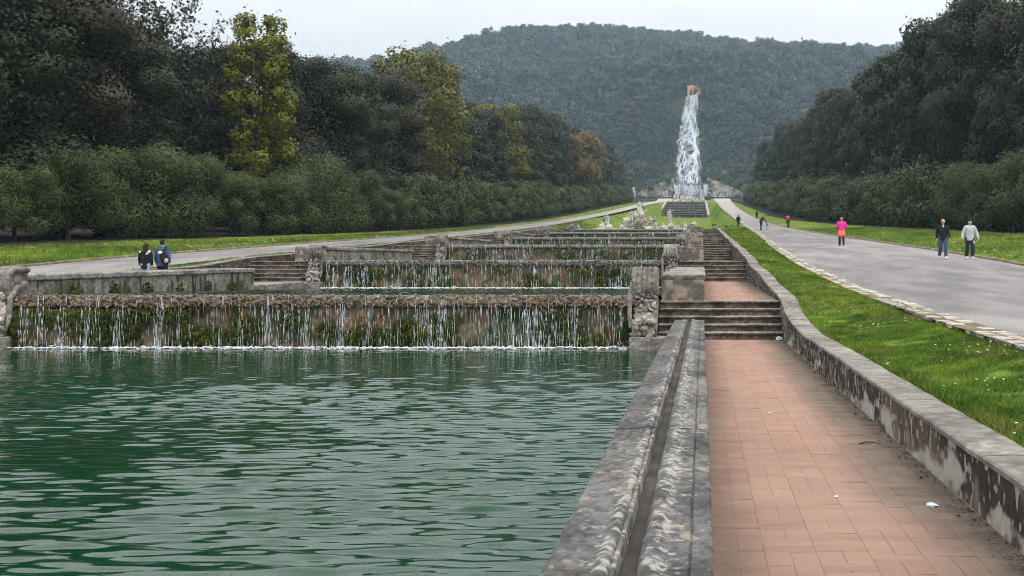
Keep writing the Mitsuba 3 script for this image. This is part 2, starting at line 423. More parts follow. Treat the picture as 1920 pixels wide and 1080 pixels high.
G = gp([-60, 0, 15, 20, 25, 30, 40, 52, 70, 90, 115, 150, 180, 250, 350, 480, 600, 750, 900, 3600],
       [-0.9, 0.4, 0.72, 0.83, 0.98, 1.2, 1.7, 2.5, 3.6, 4.75, 6.2, 8.4, 10.4, 15.6, 23.5, 33.3, 41.7, 52.1, 62.6, 66.0])
XL = gp([-60, 15, 25, 30, 40, 52, 70, 90, 115, 150, 180, 250, 350, 480, 900, 3600], [4.9, 4.75, 4.86, 4.7, 4.6, 4.4, 4.6, 5.15, 5.65, 6.05, 6.3, 6.0, 5.6, 6.1, 8.5, 8.5])
XR = gp([-60, 47, 70, 90, 115, 150, 180, 250, 350, 480, 900, 3600], [13.5, 12.95, 12.3, 11.9, 11.3, 10.6, 10.2, 9.8, 10.2, 12.4, 20, 20])
LN = gp([-60, 44, 61, 90, 115, 140, 190, 215, 335, 480, 900, 3600], [-21.9, -21.7, -21.3, -21.1, -21.0, -20.95, -20.9, -20.6, -18.5, -17.5, -21, -21])
LF = gp([-60, 45, 90, 150, 215, 335, 480, 900, 3600], [-27.6, -26.9, -25.5, -25.3, -24.2, -22.5, -23, -32, -32])
HR = gp([-60, 60, 98, 138, 150, 230, 375, 600, 700, 900], [27, 27, 26, 23, 21.5, 17.2, 16.2, 22.5, 27, 34])
HL = gp([-60, 61, 94, 200, 400, 600, 700, 900], [-38, -36, -31.6, -29.6, -29, -36, -41, -50])
_cy = [-60, -6, 0, 7.0, 11.9, 17.2, 22.7, 25.1, 27.5, 28.8, 30.1, 35.9, 40.3, 48, 51.9]
_cz = [0.1, 0.28, 0.33, 0.42, 0.48, 0.55, 0.61, 0.72, 0.9, 1.13, 1.25, 1.58, 1.9, 2.26, 2.6]
for k in range(2, 6):
    y0, y1 = FY[k - 1], FY[k]
    z0, z1 = 2.6 + (k - 2) * 1.44, 2.6 + (k - 1) * 1.44
    for t, s in ((0.09, 0.1), (0.3, 0.3), (0.52, 0.56), (0.8, 0.78), (1.0, 1.0)):
        _cy.append(y0 + 0.4 + t * (y1 - y0)); _cz.append(z0 + s * (z1 - z0))
_cy += [158, 175, 190]; _cz += [8.62, 9.3, 10.6]
CAP = gp(_cy, _cz)


def center_z(Y):
    """ground of the middle strip beyond the top fountain"""
    return np.interp(Y, [150, 158, 188, 192, 400, 470, 520, 900, 3600], [7.0, 7.4, 7.4, 9.2, 22.9, 31.8, 36.1, 62.4, 66.0])


def corridor_z(Y):
    z = np.interp(Y, FY, WZ[:-1]) - 2.3
    z = np.where(Y < FY[0], -2.3, z)
    return np.where(Y > 156, center_z(Y), z)


def ground_rows():
    return np.concatenate([np.arange(-40, 0, 2.0), np.arange(0, 200, 0.8), np.arange(200, 520, 4.0), np.arange(520, 1000, 10.0), np.arange(1000, 3601, 100.0)])


def bump2(x, y, s, seed=0):
    return meshkit.fbm(np.stack([x * s, y * s, 0 * x + seed], -1), 3, seed=seed) - 0.5


def bank(Y):
    return np.interp(Y, [0, 60, 100, 140, 230, 400], [0.5, 0.5, 0.35, 0.2, 0.0, 0.0])


def ground_z(x, y):
    """height of the land anywhere, off the canal corridor"""
    x, y = np.asarray(x, float), np.asarray(y, float)
    g = G(y)
    yc = np.minimum(y, 190)
    near = np.clip((192 - y) / 30, 0, 1)
    cap = np.where(y < 190, CAP(yc), 0) - 0.03
    xl, xr, ln, lf = XL(y), XR(y), LN(y), LF(y)
    t = np.clip((x - 2.36) / (xl - 2.36), 0, 1); t = t * t * (3 - 2 * t)
    edge = np.where(near > 0, near * cap + (1 - near) * center_z(y), center_z(y))
    right = edge * (1 - t) + g * t
    right = right + bank(y) * np.clip((x - xr) / 10, 0, 1) - 0.002 * np.clip(x - 40, 0, 200)
    t2 = np.clip((-20.76 - x) / np.maximum(-20.76 - ln, 0.05), 0, 1)
    edge2 = np.where(near > 0, near * cap + (1 - near) * center_z(y), center_z(y))
    left = edge2 * (1 - t2) + g * t2 + bank(y) * np.clip((lf - x) / 10, 0, 1)
    beyond = np.clip((y - 186) / 14, 0, 1)
    left = np.where((y > 192) & (ln > -20.77), g + bank(y) * np.clip((lf - x) / 10, 0, 1), left)
    tc = np.clip((AX - x) / (AX - ln), 0, 1) ** 3
    mid = np.where(y > 156, center_z(y) * (1 - tc) + (g) * tc, corridor_z(y))
    z = np.where(x >= 2.3, right, np.where(x <= -20.7, left, mid))
    # lawns are not flat
    lawn = (x > 2.6) & (x < xl - 0.3) | (x > xr + 0.4) | (x < lf - 0.4)
    return z + np.where(lawn, bump2(x, y, 0.45, 3) * 0.10, 0)


def build_ground():
    Y = ground_rows()
    n = len(Y)
    one = np.ones(n)
    xl, xr, ln, lf, hr, hl = XL(Y), XR(Y), LN(Y), LF(Y), np.array(HR(np.clip(Y, -60, 900))), np.array(HL(np.clip(Y, -60, 900)))
    cols = [one * v for v in (-2600, -1200, -500, -220, -120, -70)] + [hl - 12, hl - 4, hl, hl + 2]
    for t in (0.25, 0.5, 0.75): cols.append((hl + 2) * (1 - t) + (lf - 0.4) * t)
    cols += [lf - 0.4, lf - 0.12, lf, ln, np.minimum(ln + 0.1, -20.78), -20.76 * one, -20.7 * one, -18 * one, -14 * one, AX * one, -5 * one, -1 * one, 1.6 * one, 2.3 * one, 2.36 * one]
    for t in (0.12, 0.25, 0.4, 0.55, 0.7, 0.85): cols.append(2.36 * (1 - t) + (xl - 0.05) * t)
    cols += [xl - 0.05, xl, xr, xr + 0.12]
    for t in (0.1, 0.2, 0.35, 0.5, 0.7, 0.9): cols.append((xr + 0.12) * (1 - t) + hr * t)
    cols += [hr, hr + 4, hr + 12] + [one * v for v in (70, 120, 220, 500, 1200, 2600)]
    X = np.stack(cols, 1)
    YY = np.repeat(Y[:, None], X.shape[1], 1)
    Z = ground_z(X, YY)
    Z = np.where((X > xl[:, None] - 0.02) & (X < xr[:, None] + 0.02) | (X < ln[:, None] + 0.02) & (X > lf[:, None] - 0.02), Z - 0.05, Z)
    P = np.stack([X, YY, Z], -1)
    struct('ground', gridmesh(P, flip=True), 'turf', smooth=False)
    for a, b in ((XL, XR), (LF, LN)):
        m = Y < 905
        ya = Y[m]
        ts = np.linspace(0, 1, 9)
        Xr = a(ya)[:, None] * (1 - ts) + b(ya)[:, None] * ts
        Zr = ground_z(Xr, np.repeat(ya[:, None], 9, 1)) + 0.04 + 0.05 * np.sin(ts * np.pi)[None]
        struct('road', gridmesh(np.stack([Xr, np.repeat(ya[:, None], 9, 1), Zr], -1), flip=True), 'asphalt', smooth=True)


build_ground()
rng = np.random.default_rng(7)


def build_kerbs():
    r = np.random.default_rng(11)
    k = struct('kerb', gridmesh(np.stack([np.stack([XL(y) + s * np.ones_like(y), y, ground_z(XL(y), y) + 0.035], -1) for y in [np.arange(8, 470, 2.0)] for s in (-0.52, 0.06)], 1), flip=True), 'edge_dirt')
    y, n = 14.0, 0
    far = []
    while y < 420:
        near = y < 85
        L = r.uniform(0.35, 0.8) * (1 if near else 1.6)
        for row in range(2):
            w0 = -0.5 + row * 0.29 + r.uniform(-0.03, 0.03)
            w1 = w0 + r.uniform(0.2, 0.27) + (0.04 if row else 0)
            if r.random() < 0.1: continue
            x = float(XL(y))
            z = float(ground_z(x, y)) + 0.02
            sl = (float(ground_z(x, y + L)) - float(ground_z(x, y))) / L
            m = cbox(x + w0, x + w1, y + r.uniform(0, 0.08), y + L - r.uniform(0.02, 0.1), -0.05, r.uniform(0.012, 0.035), 0.012)
            v = np.asarray(m.vertices); v[:, 2] += z + (v[:, 1] - y) * sl; v[:, :2] += r.uniform(-0.02, 0.02, v[:, :2].shape); m.vertices = v
            if near and n < 300:
                part(k, 'kerb_stone', m, 'kerb_stone_mat'); n += 1
            else:
                far.append(m)
        y += L
    part(k, 'far_stones', cat(far), 'kerb_stone_mat', kind='stuff')
    # the worn edge of the lawns along the roads
    for f, s, nm in ((XR, 1, 'lawn_edge'), (LF, -1, 'lawn_edge')):
        y = np.arange(2, 470, 1.0)
        jit = bump2(y, y * 0, 0.9, 5) * 0.25
        prof = [(0.0, 0.03), (0.03, 0.1), (0.2, 0.13), (0.34, 0.04)]
        P = np.stack([np.stack([f(y) + s * (a - 0.05 + jit * (0.5 + a)), y, ground_z(f(y) + s * a, y) + h], -1) for a, h in prof], 1)
        struct('lawn_edge', gridmesh(P, flip=s > 0), 'edge_dirt')


build_kerbs()


# ------------------------------------------------------------------ water
def ripples(X, Y, seed, amp=1.0, lmin=0.12, lmax=0.47, n=38, spread=0.26):
    r = np.random.default_rng(seed)
    h = np.zeros_like(X)
    lams = [lmin * (lmax / lmin) ** ((i + r.random()) / n) for i in range(n)]
    wob = [(bump2(X, Y, sc, seed + i) * 3.0) for i, sc in enumerate((2.0, 1.3, 0.9, 0.6))]
    env = [np.clip(0.35 + 1.7 * (bump2(X, Y, 0.35, seed + 50 + i) + 0.25), 0.1, 1.4) for i in range(3)]
    calm = np.interp(Y, [6, 13, 18, 23, 28], [1.0, 0.95, 0.7, 0.42, 0.3]) if seed == 21 else 1.0     # the far end lies in the lee of the fall
    for i, lam in enumerate(lams):
        th = -math.pi / 2 + r.normal() * spread
        kx, ky = math.cos(th) * 2 * math.pi / lam, math.sin(th) * 2 * math.pi / lam
        w = wob[min(3, int(4 * i / n))]
        s = np.sin(kx * X + ky * Y + r.uniform(0, 6.283) + w * r.choice([-1, 1]))
        h += lam * 0.0043 * amp * calm * env[i % 3] * (s + 0.3 * s * np.abs(s))
    return h


def build_pool(k):
    z = WZ[k]
    if k == 0:
        y1 = FY[0] + 0.05
        rows = np.concatenate([np.linspace(-12, 5.4, 60), np.exp(np.arange(math.log(5.5), math.log(y1), 0.0019)), [y1]])
        cols = np.linspace(-17.25, -0.6, 420)
    else:
        y0, y1 = FY[k - 1] + 0.35, (FY[k] + 0.1 if k < 6 else 188)
        rows = np.linspace(y0, y1, 240 if k == 1 else 90)
        cols = np.linspace(-17.35, -1.05, 160 if k == 1 else 80)
    X, Y = np.meshgrid(cols, rows)
    if k == 0:
        h = ripples(X, Y, 21)
    else:
        h = ripples(X, Y, 40 + k, amp=0.7, lmin=0.5, lmax=1.6, n=10)
    struct('pool_water', gridmesh(np.stack([X, Y, z + h], -1), flip=False), 'green_water', smooth=True)


for k in range(7):
    build_pool(k)


# ------------------------------------------------------------------ waterfalls
def build_fall(k):
    words = ['lowest', 'second', 'third', 'fourth', 'fifth', 'topmost'][k]
    t = thing('waterfall', f'{words} curtain waterfall of the stepped canal, white strands over mossy brown tufa', 'waterfall', 'waterfalls of the stepped canal')
    r = np.random.default_rng(100 + k)
    y, zl, zh = FY[k], WZ[k], WZ[k + 1]
    near = k == 0
    step = (0.04, 0.07, 0.14, 0.2, 0.25, 0.3)[k]
    xs = np.linspace(XF0 - 0.15, XF1 + 0.15, int(15.2 / step))
    H = zh - zl
    # face: foot to the underside of the crest
    s = np.linspace(0, 1, max(10, int(1.3 / step)))
    def shape(prof, amp, freq, seed):
        prof = np.asarray(prof)
        c = np.linspace(0, 1, len(prof))
        n = max(10, int(1.0 / step))
        pt = np.linspace(0, 1, n)
        py, pz = np.interp(pt, c, prof[:, 0]), np.interp(pt, c, prof[:, 1])
        X = np.repeat(xs[:, None], n, 1); Y = np.repeat(py[None], len(xs), 0); Z = np.repeat(pz[None], len(xs), 0)
        q = np.stack([X, Y, Z], -1)
        d = (meshkit.fbm(q * np.array([freq, freq, freq * 0.7]), 4, seed=seed) - 0.5) * 2 * amp + (meshkit.fbm(q * np.array([0.8, 1, 0.3]), 2, seed=seed + 9) - 0.5) * 0.25
        Y = Y - d
        Z = Z + 0.3 * (meshkit.fbm(q * freq + 31, 3, seed=seed + 3) - 0.5) * amp
        return np.stack([X, Y, Z], -1)
    face = shape([(y - 0.02, zl - 0.35), (y, zl + 0.1), (y + 0.03, zl + H * 0.5), (y + 0.02, zh - 0.2)], 0.14, 2.6, 5 + k)
    part(t, 'rock_face', gridmesh(face, flip=False), 'falls_rock', smooth=True)
    crest = shape([(y + 0.25, zh - 0.24), (y - 0.05, zh - 0.26), (y - 0.1, zh - 0.19), (y - 0.06, zh - 0.08), (y + 0.12, zh - 0.005), (y + 0.4, zh + 0.012), (y + 0.6, zh - 0.25)], 0.05, 4.0, 25 + k)
    part(t, 'crest', gridmesh(crest, flip=False), 'crest_rock' if near else 'crest_wet', smooth=True)
    # stones set in the crest, moss tufts, falling strands, foam
    n = (3400, 1200, 350, 200, 120, 80)[k]
    cx = r.uniform(XF0, XF1, n); u = r.uniform(0, 1, n)
    cy = np.interp(u, [0, 0.4, 0.8, 1], [y - 0.11, y - 0.09, y - 0.02, y + 0.2]) + r.uniform(-0.03, 0.03, n)
    cz = np.interp(u, [0, 0.4, 0.8, 1], [zh - 0.27, zh - 0.17, zh - 0.05, zh - 0.0])
    sc = r.uniform(0.015, 0.055, (n, 3)) * (1 if near else 1.0)
    part(t, 'crest_stones', many(ico(1), np.stack([cx, cy, cz], 1), sc, rand_rots(n, r), r, 0.25), 'crest_rock' if near else 'crest_wet', smooth=False, kind='stuff')
    n = (6500, 2400, 800, 400, 250, 200)[k]
    keep = []
    cx = r.uniform(XF0, XF1, n); cz = zl + 0.05 + (H - 0.35) * r.uniform(0, 1, n) ** 0.9
    den = meshkit.fbm(np.stack([cx * 0.9, cx * 0, cz * 0.9], -1), 3, seed=61 + k)
    ok = den > 0.5
    cx, cz = cx[ok], cz[ok]; n = len(cx)
    yy = y - 0.05 - r.uniform(0, 0.13, n)
    a = (0.075 if near else 0.12)
    tri = np.array([[-0.35, 0, 0], [0.35, 0, 0], [0.0, -0.25, -1.0], [0.0, -0.5, -0.35]])
    part(t, 'moss', many((tri, np.array([[0, 1, 3], [0, 3, 2], [1, 2, 3]])), np.stack([cx, yy, cz], 1), r.uniform(0.5, 1.6, (n, 1)) * np.array([a, a, a * 1.6]) , None, r, 0.4), 'moss_green', kind='stuff')
    # strands: each a broken chain of drops on its own line
    ns = (520, 330, 190, 120, 80, 60)[k]
    cs, ss = [], []
    wx = np.sort(r.uniform(XF0 + 0.25, XF1 - 0.2, ns))
    flow = meshkit.fbm(np.stack([wx * 0.7, wx * 0 + k, wx * 0], -1), 3, seed=71 + k)
    big = (1.0, 1.35, 2.0, 2.6, 3.2, 3.6)[k]
    for x0, fl in zip(wx, flow):
        st = r.gamma(1.6, 0.45) * (0.35 + 1.6 * max(0, fl - 0.28))
        top = zh - r.uniform(0.0, 0.38) if r.random() < 0.5 else zh - r.uniform(0.25, 0.4)
        z = top
        out = r.uniform(0.10, 0.2)
        drift = r.normal() * 0.02
        m = int(r.integers(1, 4) if st > 0.5 else 1)
        while z > zl - 0.05:
            L = r.uniform(0.05, 0.4) * (1.6 if k else 1)
            f = top - z
            for _ in range(m):
                if r.random() < min(0.9, 0.30 + st * 0.5):
                    wdt = r.uniform(0.0022, 0.0075) * big * (0.55 + 0.5 * st)
                    cs.append((x0 + drift * f + r.normal() * 0.035 * (0.3 + f) * (0.6 + st), y - out - 0.06 * math.sqrt(max(f, 0)) + r.normal() * 0.02, z - L / 2)); ss.append((wdt, wdt, L * 0.62))
            z -= L
    oct_ = (np.array([[1, 0, 0], [-0.5, 0.87, 0], [-0.5, -0.87, 0], [0, 0, 1], [0, 0, -1.0]]), np.array([[0, 1, 3], [1, 2, 3], [2, 0, 3], [1, 0, 4], [2, 1, 4], [0, 2, 4]]))
    cs, ss = np.array(cs), np.array(ss)
    part(t, 'water_strands', many(oct_, cs, ss, None, r, 0.2), 'falling_water', smooth=True, kind='stuff')
    n = (2600, 1200, 300, 100, 60, 40)[k]
    fx = r.uniform(XF0, XF1, n)
    fx = np.where(r.random(n) < 0.6, wx[r.integers(0, ns, n)] + r.normal(size=n) * 0.07, fx)
    c = np.stack([fx, y - 0.27 + r.normal(size=n) * 0.05, np.full(n, zl + 0.006) + np.abs(r.normal(size=n)) * 0.02], 1)
    part(t, 'foam', many(ico(1), c, r.uniform(0.01, 0.034, (n, 1)) * np.array([1.6, 1.2, 0.4]) * (1 if near else 1.6), None, r, 0.2), 'white_foam', smooth=True, kind='stuff')


for k in range(6):
    build_fall(k)


# ------------------------------------------------------------------ scroll piers at the ends of the falls
def scroll_pier(k, side):
    r = np.random.default_rng(300 + k * 2 + (side > 0))
    nth = ['lowest', 'second', 'third', 'fourth', 'fifth', 'topmost'][k]
    t = thing('scroll_pier', f'weathered carved scroll pier at the {"right" if side > 0 else "left"} end of the {nth} waterfall', 'scroll pier', 'scroll piers flanking the waterfalls')
    xa, xb = (-1.7, -1.1) if side > 0 else (-17.3, -16.7)
    y, zl, zh = FY[k], WZ[k], WZ[k + 1]
    top = zh + 0.62
    seg = 0.035 if k == 0 else (0.06 if k == 1 else 0.14)
    # S-shaped console in the y-z plane
    DP = 1.3 if side > 0 else 0.8
    s = Polygon([(y + DP, zl - 0.4), (y - 0.1, zl - 0.4), (y - 0.12, zl + 0.3), (y - 0.2, zl + 0.72), (y - 0.02, zl + 1.0), (y + 0.02, zh + 0.1), (y + 0.05, top - 0.33), (y + 0.4, top), (y + DP, top - 0.03)])
    s = unary_union([s, Point(y + 0.22, top - 0.34).buffer(0.34), Point(y - 0.16, zl + 0.52).buffer(0.24)]).buffer(-0.04).buffer(0.04).simplify(0.01)
    body = rough(extrude_x(s, xa + (0.08 if side > 0 else 0.0), xb - (0.0 if side > 0 else 0.08)), 0.12 if k == 0 else 0.25, 0.02, 5, k)
    part(t, 'console', body, 'old_stone', smooth=40)
    # ribs over the upper scroll
    ribs = []
    w = xb - xa
    for i in range(5):
        x = xa + 0.06 + (w - 0.12) * i / 4
        a = np.linspace(-0.9, 2.1, 14 if k < 2 else 8)
        pts = [(x, y + 0.22 - 0.35 * math.sin(q + 0.55) , top - 0.34 + 0.35 * math.cos(q + 0.55)) for q in a[::-1]]
        pts = [p for p in pts if p[1] < y + 0.5]
        pts = [(x, y + DP - 0.05, top + 0.0)] + [(x, y + 0.5, top + 0.015)] + sorted(pts, key=lambda p: math.atan2(p[1] - (y + 0.22), p[2] - (top - 0.34)), reverse=True) + [(x, y - 0.02, zh + 0.2), (x, y - 0.02, zh - 0.05)]
        ribs.append(tube(pts, 0.075, 8 if k < 2 else 5))
    part(t, 'fluted_scroll', cat(ribs), 'old_stone', smooth=60)
    # carved mask with leaves and the shell-like foot, lumps welded into one surface
    def lumps(n, zc, zr, yc, amp, rad):
        ms = []
        for _ in range(n):
            zz = zc + r.uniform(-1, 1) * zr
            xx = r.uniform(xa + 0.06, xb - 0.06)
            ms.append(m3.Manifold.sphere(1, 10 if k < 2 else 6).scale((r.uniform(*rad), r.uniform(*rad), r.uniform(*rad) * 1.3)).rotate((r.uniform(0, 180), r.uniform(0, 180), 0)).translate((xx, yc - r.uniform(0, amp), zz)))
        return to_tri(m3.Manifold.batch_boolean(ms, m3.OpType.Add))
    n = 70 if k == 0 else (40 if k == 1 else 16)
    big = 1 if k < 2 else 1.5
    part(t, 'carved_mask', lumps(n, zh - 0.25, 0.36, y - 0.0, 0.12, (0.03 * big, 0.085 * big)), 'carved_stone', smooth=50)
    part(t, 'carved_foot', lumps(n, zl + 0.5, 0.21, y - 0.26, 0.16, (0.04 * big, 0.1 * big)), 'carved_stone', smooth=50)
    p0, p1 = (xa - 0.05, xb + 0.38) if side > 0 else (xa - 0.38, xb + 0.05)
    part(t, 'pedestal', rough(cbox(p0, p1, y - 0.5, y + 0.12, zl - 0.4, zl + 0.29, 0.03), 0.12, 0.015, 6, k), 'old_stone', smooth=40)
    # the curled wing that closes the end of the crest
    xm, d = (xa, -1) if side > 0 else (xb, 1)
    q = [(xm + d * 0.0, y + 0.5, zh + 0.3), (xm + d * 0.02, y + 0.1, zh + 0.16), (xm + d * 0.04, y - 0.16, zh - 0.08), (xm + d * 0.05, y - 0.22, zh - 0.5), (xm + d * 0.02, y - 0.28, zl + 0.5)]
    part(t, 'side_wing', tube(q, [0.07, 0.075, 0.07, 0.06, 0.04], 8), 'old_stone', smooth=60)


for k in range(6):
    scroll_pier(k, 1)
    scroll_pier(k, -1)


# ------------------------------------------------------------------ brick paths, stairs
def build_paths():
    r = np.random.default_rng(5)
    for k in range(6):
        y0 = -14.0 if k == 0 else FY[k - 1] + 1.66
        y1 = FY[k] + 0.1
        sl = (PZ1[k] - PZ0[k]) / (FY[k] - (0 if k == 0 else FY[k - 1] + 1.66))
        z = lambda y: PZ1[k] + (y - FY[k]) * sl
        b = cbox(0.0, 2.05, y0, y1, -0.25, -0.004, 0.003)
        v = np.asarray(b.vertices); v[:, 2] += z(v[:, 1]); b.vertices = v
        p = struct('brick_path', b, 'joint_mortar')
        lb = cbox(-20.45, -18.3, y0, y1, -0.25, 0.0, 0.005)
        v = np.asarray(lb.vertices); v[:, 2] += z(v[:, 1]); lb.vertices = v
        struct('brick_path', lb, 'brick_clay')
        if True:
            ld = rough(cbox(-18.28, -17.2 if k == 0 else -17.3, FY[k] - 6.0 if k else y0, y1 - 0.02, -1.6, 0.01 if k else 0.42, 0.03), 0.4, 0.02, 4, k)
            v = np.asarray(ld.vertices); v[:, 2] += z(v[:, 1]); ld.vertices = v
            struct('landing', ld, 'old_stone')
        bricks = []
        for c in range(6):
            y = y0 + r.uniform(0, 0.16)
            xa = 0.06 + c * 0.32
            while y < y1 - 0.2:
                pair = r.random() < 0.3
                L = 0.32 if pair else 0.16
                for h in range(2 if pair else 1):
                    w = 0.16 if pair else 0.32
                    x0 = xa + h * 0.16
                    m = cbox(x0 + 0.001, min(x0 + w - 0.001, XP1 - 0.004), y + 0.001, y + L - 0.001, -0.03, r.uniform(-0.001, 0.0015), 0.0025)
                    v = np.asarray(m.vertices); v[:, 2] += z(v[:, 1]) + (v[:, 0] - x0) * r.normal() * 0.006; m.vertices = v
                    bricks.append((y, m))
                y += L
        bricks.sort(key=lambda q: q[0])
        own = [m for y, m in bricks if y > 6.4][:300] if k == 0 else []
        for m in own: part(p, 'brick', m, 'brick_clay')
        ids = set(map(id, own))
        part(p, 'small_bricks', cat([m for _, m in bricks if id(m) not in ids]), 'brick_clay', kind='stuff')


build_paths()


def staircase(k, side):
    nth = ['lowest', 'second', 'third', 'fourth', 'fifth', 'topmost'][k]
    t = thing('staircase', f'worn stone staircase {"right" if side > 0 else "left"} of the {nth} waterfall', 'staircase', 'stone stairs beside the waterfalls')
    xa, xb = (-1.08, 1.97) if side > 0 else (-20.37, -17.32)
    y = FY[k] + 0.1
    z0 = PZ1[k]
    z1 = PZ0[k + 1] if k < 5 else TOPZ
    n = 5 if k < 2 else 6
    rise = (z1 - z0) / n
    tread = 1.56 / n
    for i in range(n):
        zz = z0 + rise * (i + 1)
        yy = y + tread * i
        slab = rough(cbox(xa, xb, yy - 0.04, yy + tread + 0.03 + (0.3 if i == n - 1 else 0), zz - 0.062, zz, 0.014), 0.16 if k == 0 else 0.3, 0.009 if k < 2 else 0.012, 4, i + 10 * k)
        ris = rough(cbox(xa, xb, yy + 0.015, yy + tread + 0.3, zz - rise - 0.02 - (0.2 if i == 0 else 0), zz - 0.064, 0.008), 0.2 if k == 0 else 0.4, 0.01, 5, i + 7)
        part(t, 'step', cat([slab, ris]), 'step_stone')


for k in range(6):
    staircase(k, 1)
    staircase(k, -1)


# ------------------------------------------------------------------ parapets with the water channel, retaining walls
def build_near_parapet():
    t = thing('parapet', 'grey lichened stone parapet with a channel along its top, between green pool and brick path', 'parapet', 'parapets along the pools')
    z0 = lambda y: CAM_Z - 1.235 + y * 0.01045       # its top follows the path
    prof = [(-0.66, -0.012), (-0.63, 0.0), (-0.50, 0.002), (-0.45, 0.008), (-0.43, 0.02), (-0.41, 0.024), (-0.39, 0.016), (-0.381, 0.0), (-0.372, 0.012), (-0.355, 0.008), (-0.347, -0.06), (-0.325, -0.075), (-0.295, -0.07),
            (-0.272, -0.04), (-0.262, 0.004), (-0.245, 0.02), (-0.215, 0.026), (-0.185, 0.018), (-0.165, 0.004), (-0.06, 0.0), (-0.056, -0.013), (-0.05, -0.014), (-0.045, -0.003), (0.035, -0.004), (0.047, -0.016),
            (0.047, -0.95), (-0.66, -0.95)]
    poly = Polygon(prof)
    r = np.random.default_rng(77)
    y = -6.0
    while y < 27.4:
        L = min(r.uniform(1.7, 2.6), 27.75 - y)
        if 27.75 - (y + L) < 0.8: L = 27.75 - y
        m = extrude_y(poly, 0.004, L - 0.004)
        m = to_tri(to_man(m).refine_to_length(0.05 if y < 20 and y + L > 5 else 0.15))
        v = np.asarray(m.vertices).copy()
        q = np.stack([v[:, 0], v[:, 1] + y, v[:, 2]], 1)
        topw = np.clip((v[:, 2] + 0.2) / 0.15, 0, 1)
        dz = (meshkit.fbm(q * np.array([7, 5, 7]), 3, seed=2) - 0.5) * 0.016 + (meshkit.fbm(np.stack([q[:, 0] * 9 + q[:, 1] * 4, q[:, 1] * 20 - q[:, 0] * 11, q[:, 0] * 0], 1), 3, seed=4) - 0.5) * 0.01
        v[:, 2] += dz * topw + r.uniform(-0.004, 0.004)
        v[:, 0] += (meshkit.fbm(q * 5 + 9, 3, seed=3) - 0.5) * 0.012
        v[:, 1] += y
        v[:, 2] += z0(v[:, 1])
        m.vertices = v
        part(t, 'parapet_block', m, 'parapet_stone', smooth=50)
        y += L
    g = [[(x, yy, z0(yy) - 0.052 + 0.004 * math.sin(yy * 3)) for x in (-0.345, -0.31, -0.275)] for yy in np.linspace(-6, 27.7, 140)]
    part(t, 'channel_bed', gridmesh(np.array(g), flip=True), 'gutter_dirt', smooth=True)


build_near_parapet()


def terrace_parapet(k, side):
    """k: terrace index 1..5"""
    nth = ['', 'second', 'third', 'fourth', 'fifth', 'topmost'][k]
    t = thing('parapet', f'stone parapet with dark coping, {"right" if side > 0 else "left"} of the {nth} pool from below', 'parapet', 'parapets along the pools')
    r = np.random.default_rng(500 + 2 * k + (side > 0))
    xa, xb = (-1.08, 0.08) if side > 0 else (-18.48, -17.32)
    ya, yb = FY[k - 1] + 1.7, FY[k] - (1.2 if side > 0 else 6.0)
    sl = (PZ1[k] - PZ0[k]) / (FY[k] - FY[k - 1] - 1.66)
    zb = lambda y: PZ0[k] + (y - FY[k - 1] - 1.66) * sl
    y = ya
    n = max(3, int((yb - ya) / 2.0))
    L = (yb - ya) / n
    for i in range(n):
        b = rough(cbox(xa + 0.06, xb - 0.06, y + 0.006, y + L - 0.006, -1.3, 0.5, 0.015), 0.3 if k < 3 else 0.8, 0.012, 4, i)
        c = rough(cbox(xa, xb, y + 0.004, y + L - 0.004, 0.503, 0.66, 0.03), 0.25 if k < 3 else 0.8, 0.015, 4, i + 40)
        for m, nm, bs in ((b, 'wall_block', 'parapet_side'), (c, 'coping_stone', 'old_stone')):
            v = np.asarray(m.vertices); v[:, 2] += zb(v[:, 1]); m.vertices = v
            part(t, nm, m, bs, smooth=30)
        y += L
    # raised panel of the end that faces down the canal
    e = rough(cbox(xa + 0.03, xb - 0.03, ya - 0.05, ya - 0.002, zb(ya) - 0.02, zb(ya) + 0.52, 0.01), 0.2, 0.008, 5, 3)
    part(t, 'end_panel', e, 'panel_stone')
    # tufts of moss hanging on the joints above the water
    cs = []
    side_x = xa - 0.01 if side > 0 else xb + 0.0
    for i in range(1, n):
        for _ in range(40 if k == 1 else 10):
            cs.append((side_x + r.uniform(-0.01, 0.06), ya + i * L + r.normal() * 0.1, WZ[k] + abs(r.normal()) * 0.14 + 0.02))
    if k < 3:
        part(t, 'moss', many((np.array([[-0.35, 0, 0], [0.35, 0, 0], [0, -0.25, -1.0], [0, 0.3, 0.4]]), np.array([[0, 1, 3], [0, 3, 2], [1, 2, 3], [0, 2, 1]])), np.array(cs), r.uniform(0.05, 0.13, (len(cs), 3)), rand_rots(len(cs), r)), 'moss_green', kind='stuff')


def side_fn(p, n, uv):
    a = fbm(p.x * 1.5, p.y * 1.2, p.z * 1.5, 3)
    st = fbm(p.x * 5, p.y * 6, p.z * 0.9, 3)
    f = fbm(p.x * 14, p.y * 14, p.z * 14, 3)
    c = ramp(smoothstep(0.25, 0.75, f * 0.4 + st * 0.6), (0.08, 0.075, 0.06), (0.25, 0.235, 0.2), (0.42, 0.4, 0.35))
    c = dr.lerp(c, mi.Color3f(0.035, 0.034, 0.03), smoothstep(0.5, 0.62, st * 0.6 + a * 0.4))
    return dr.lerp(c, mi.Color3f(0.08, 0.1, 0.03), smoothstep(0.6, 0.7, a) * 0.5)
mat('parapet_side', side_fn, 0.9)


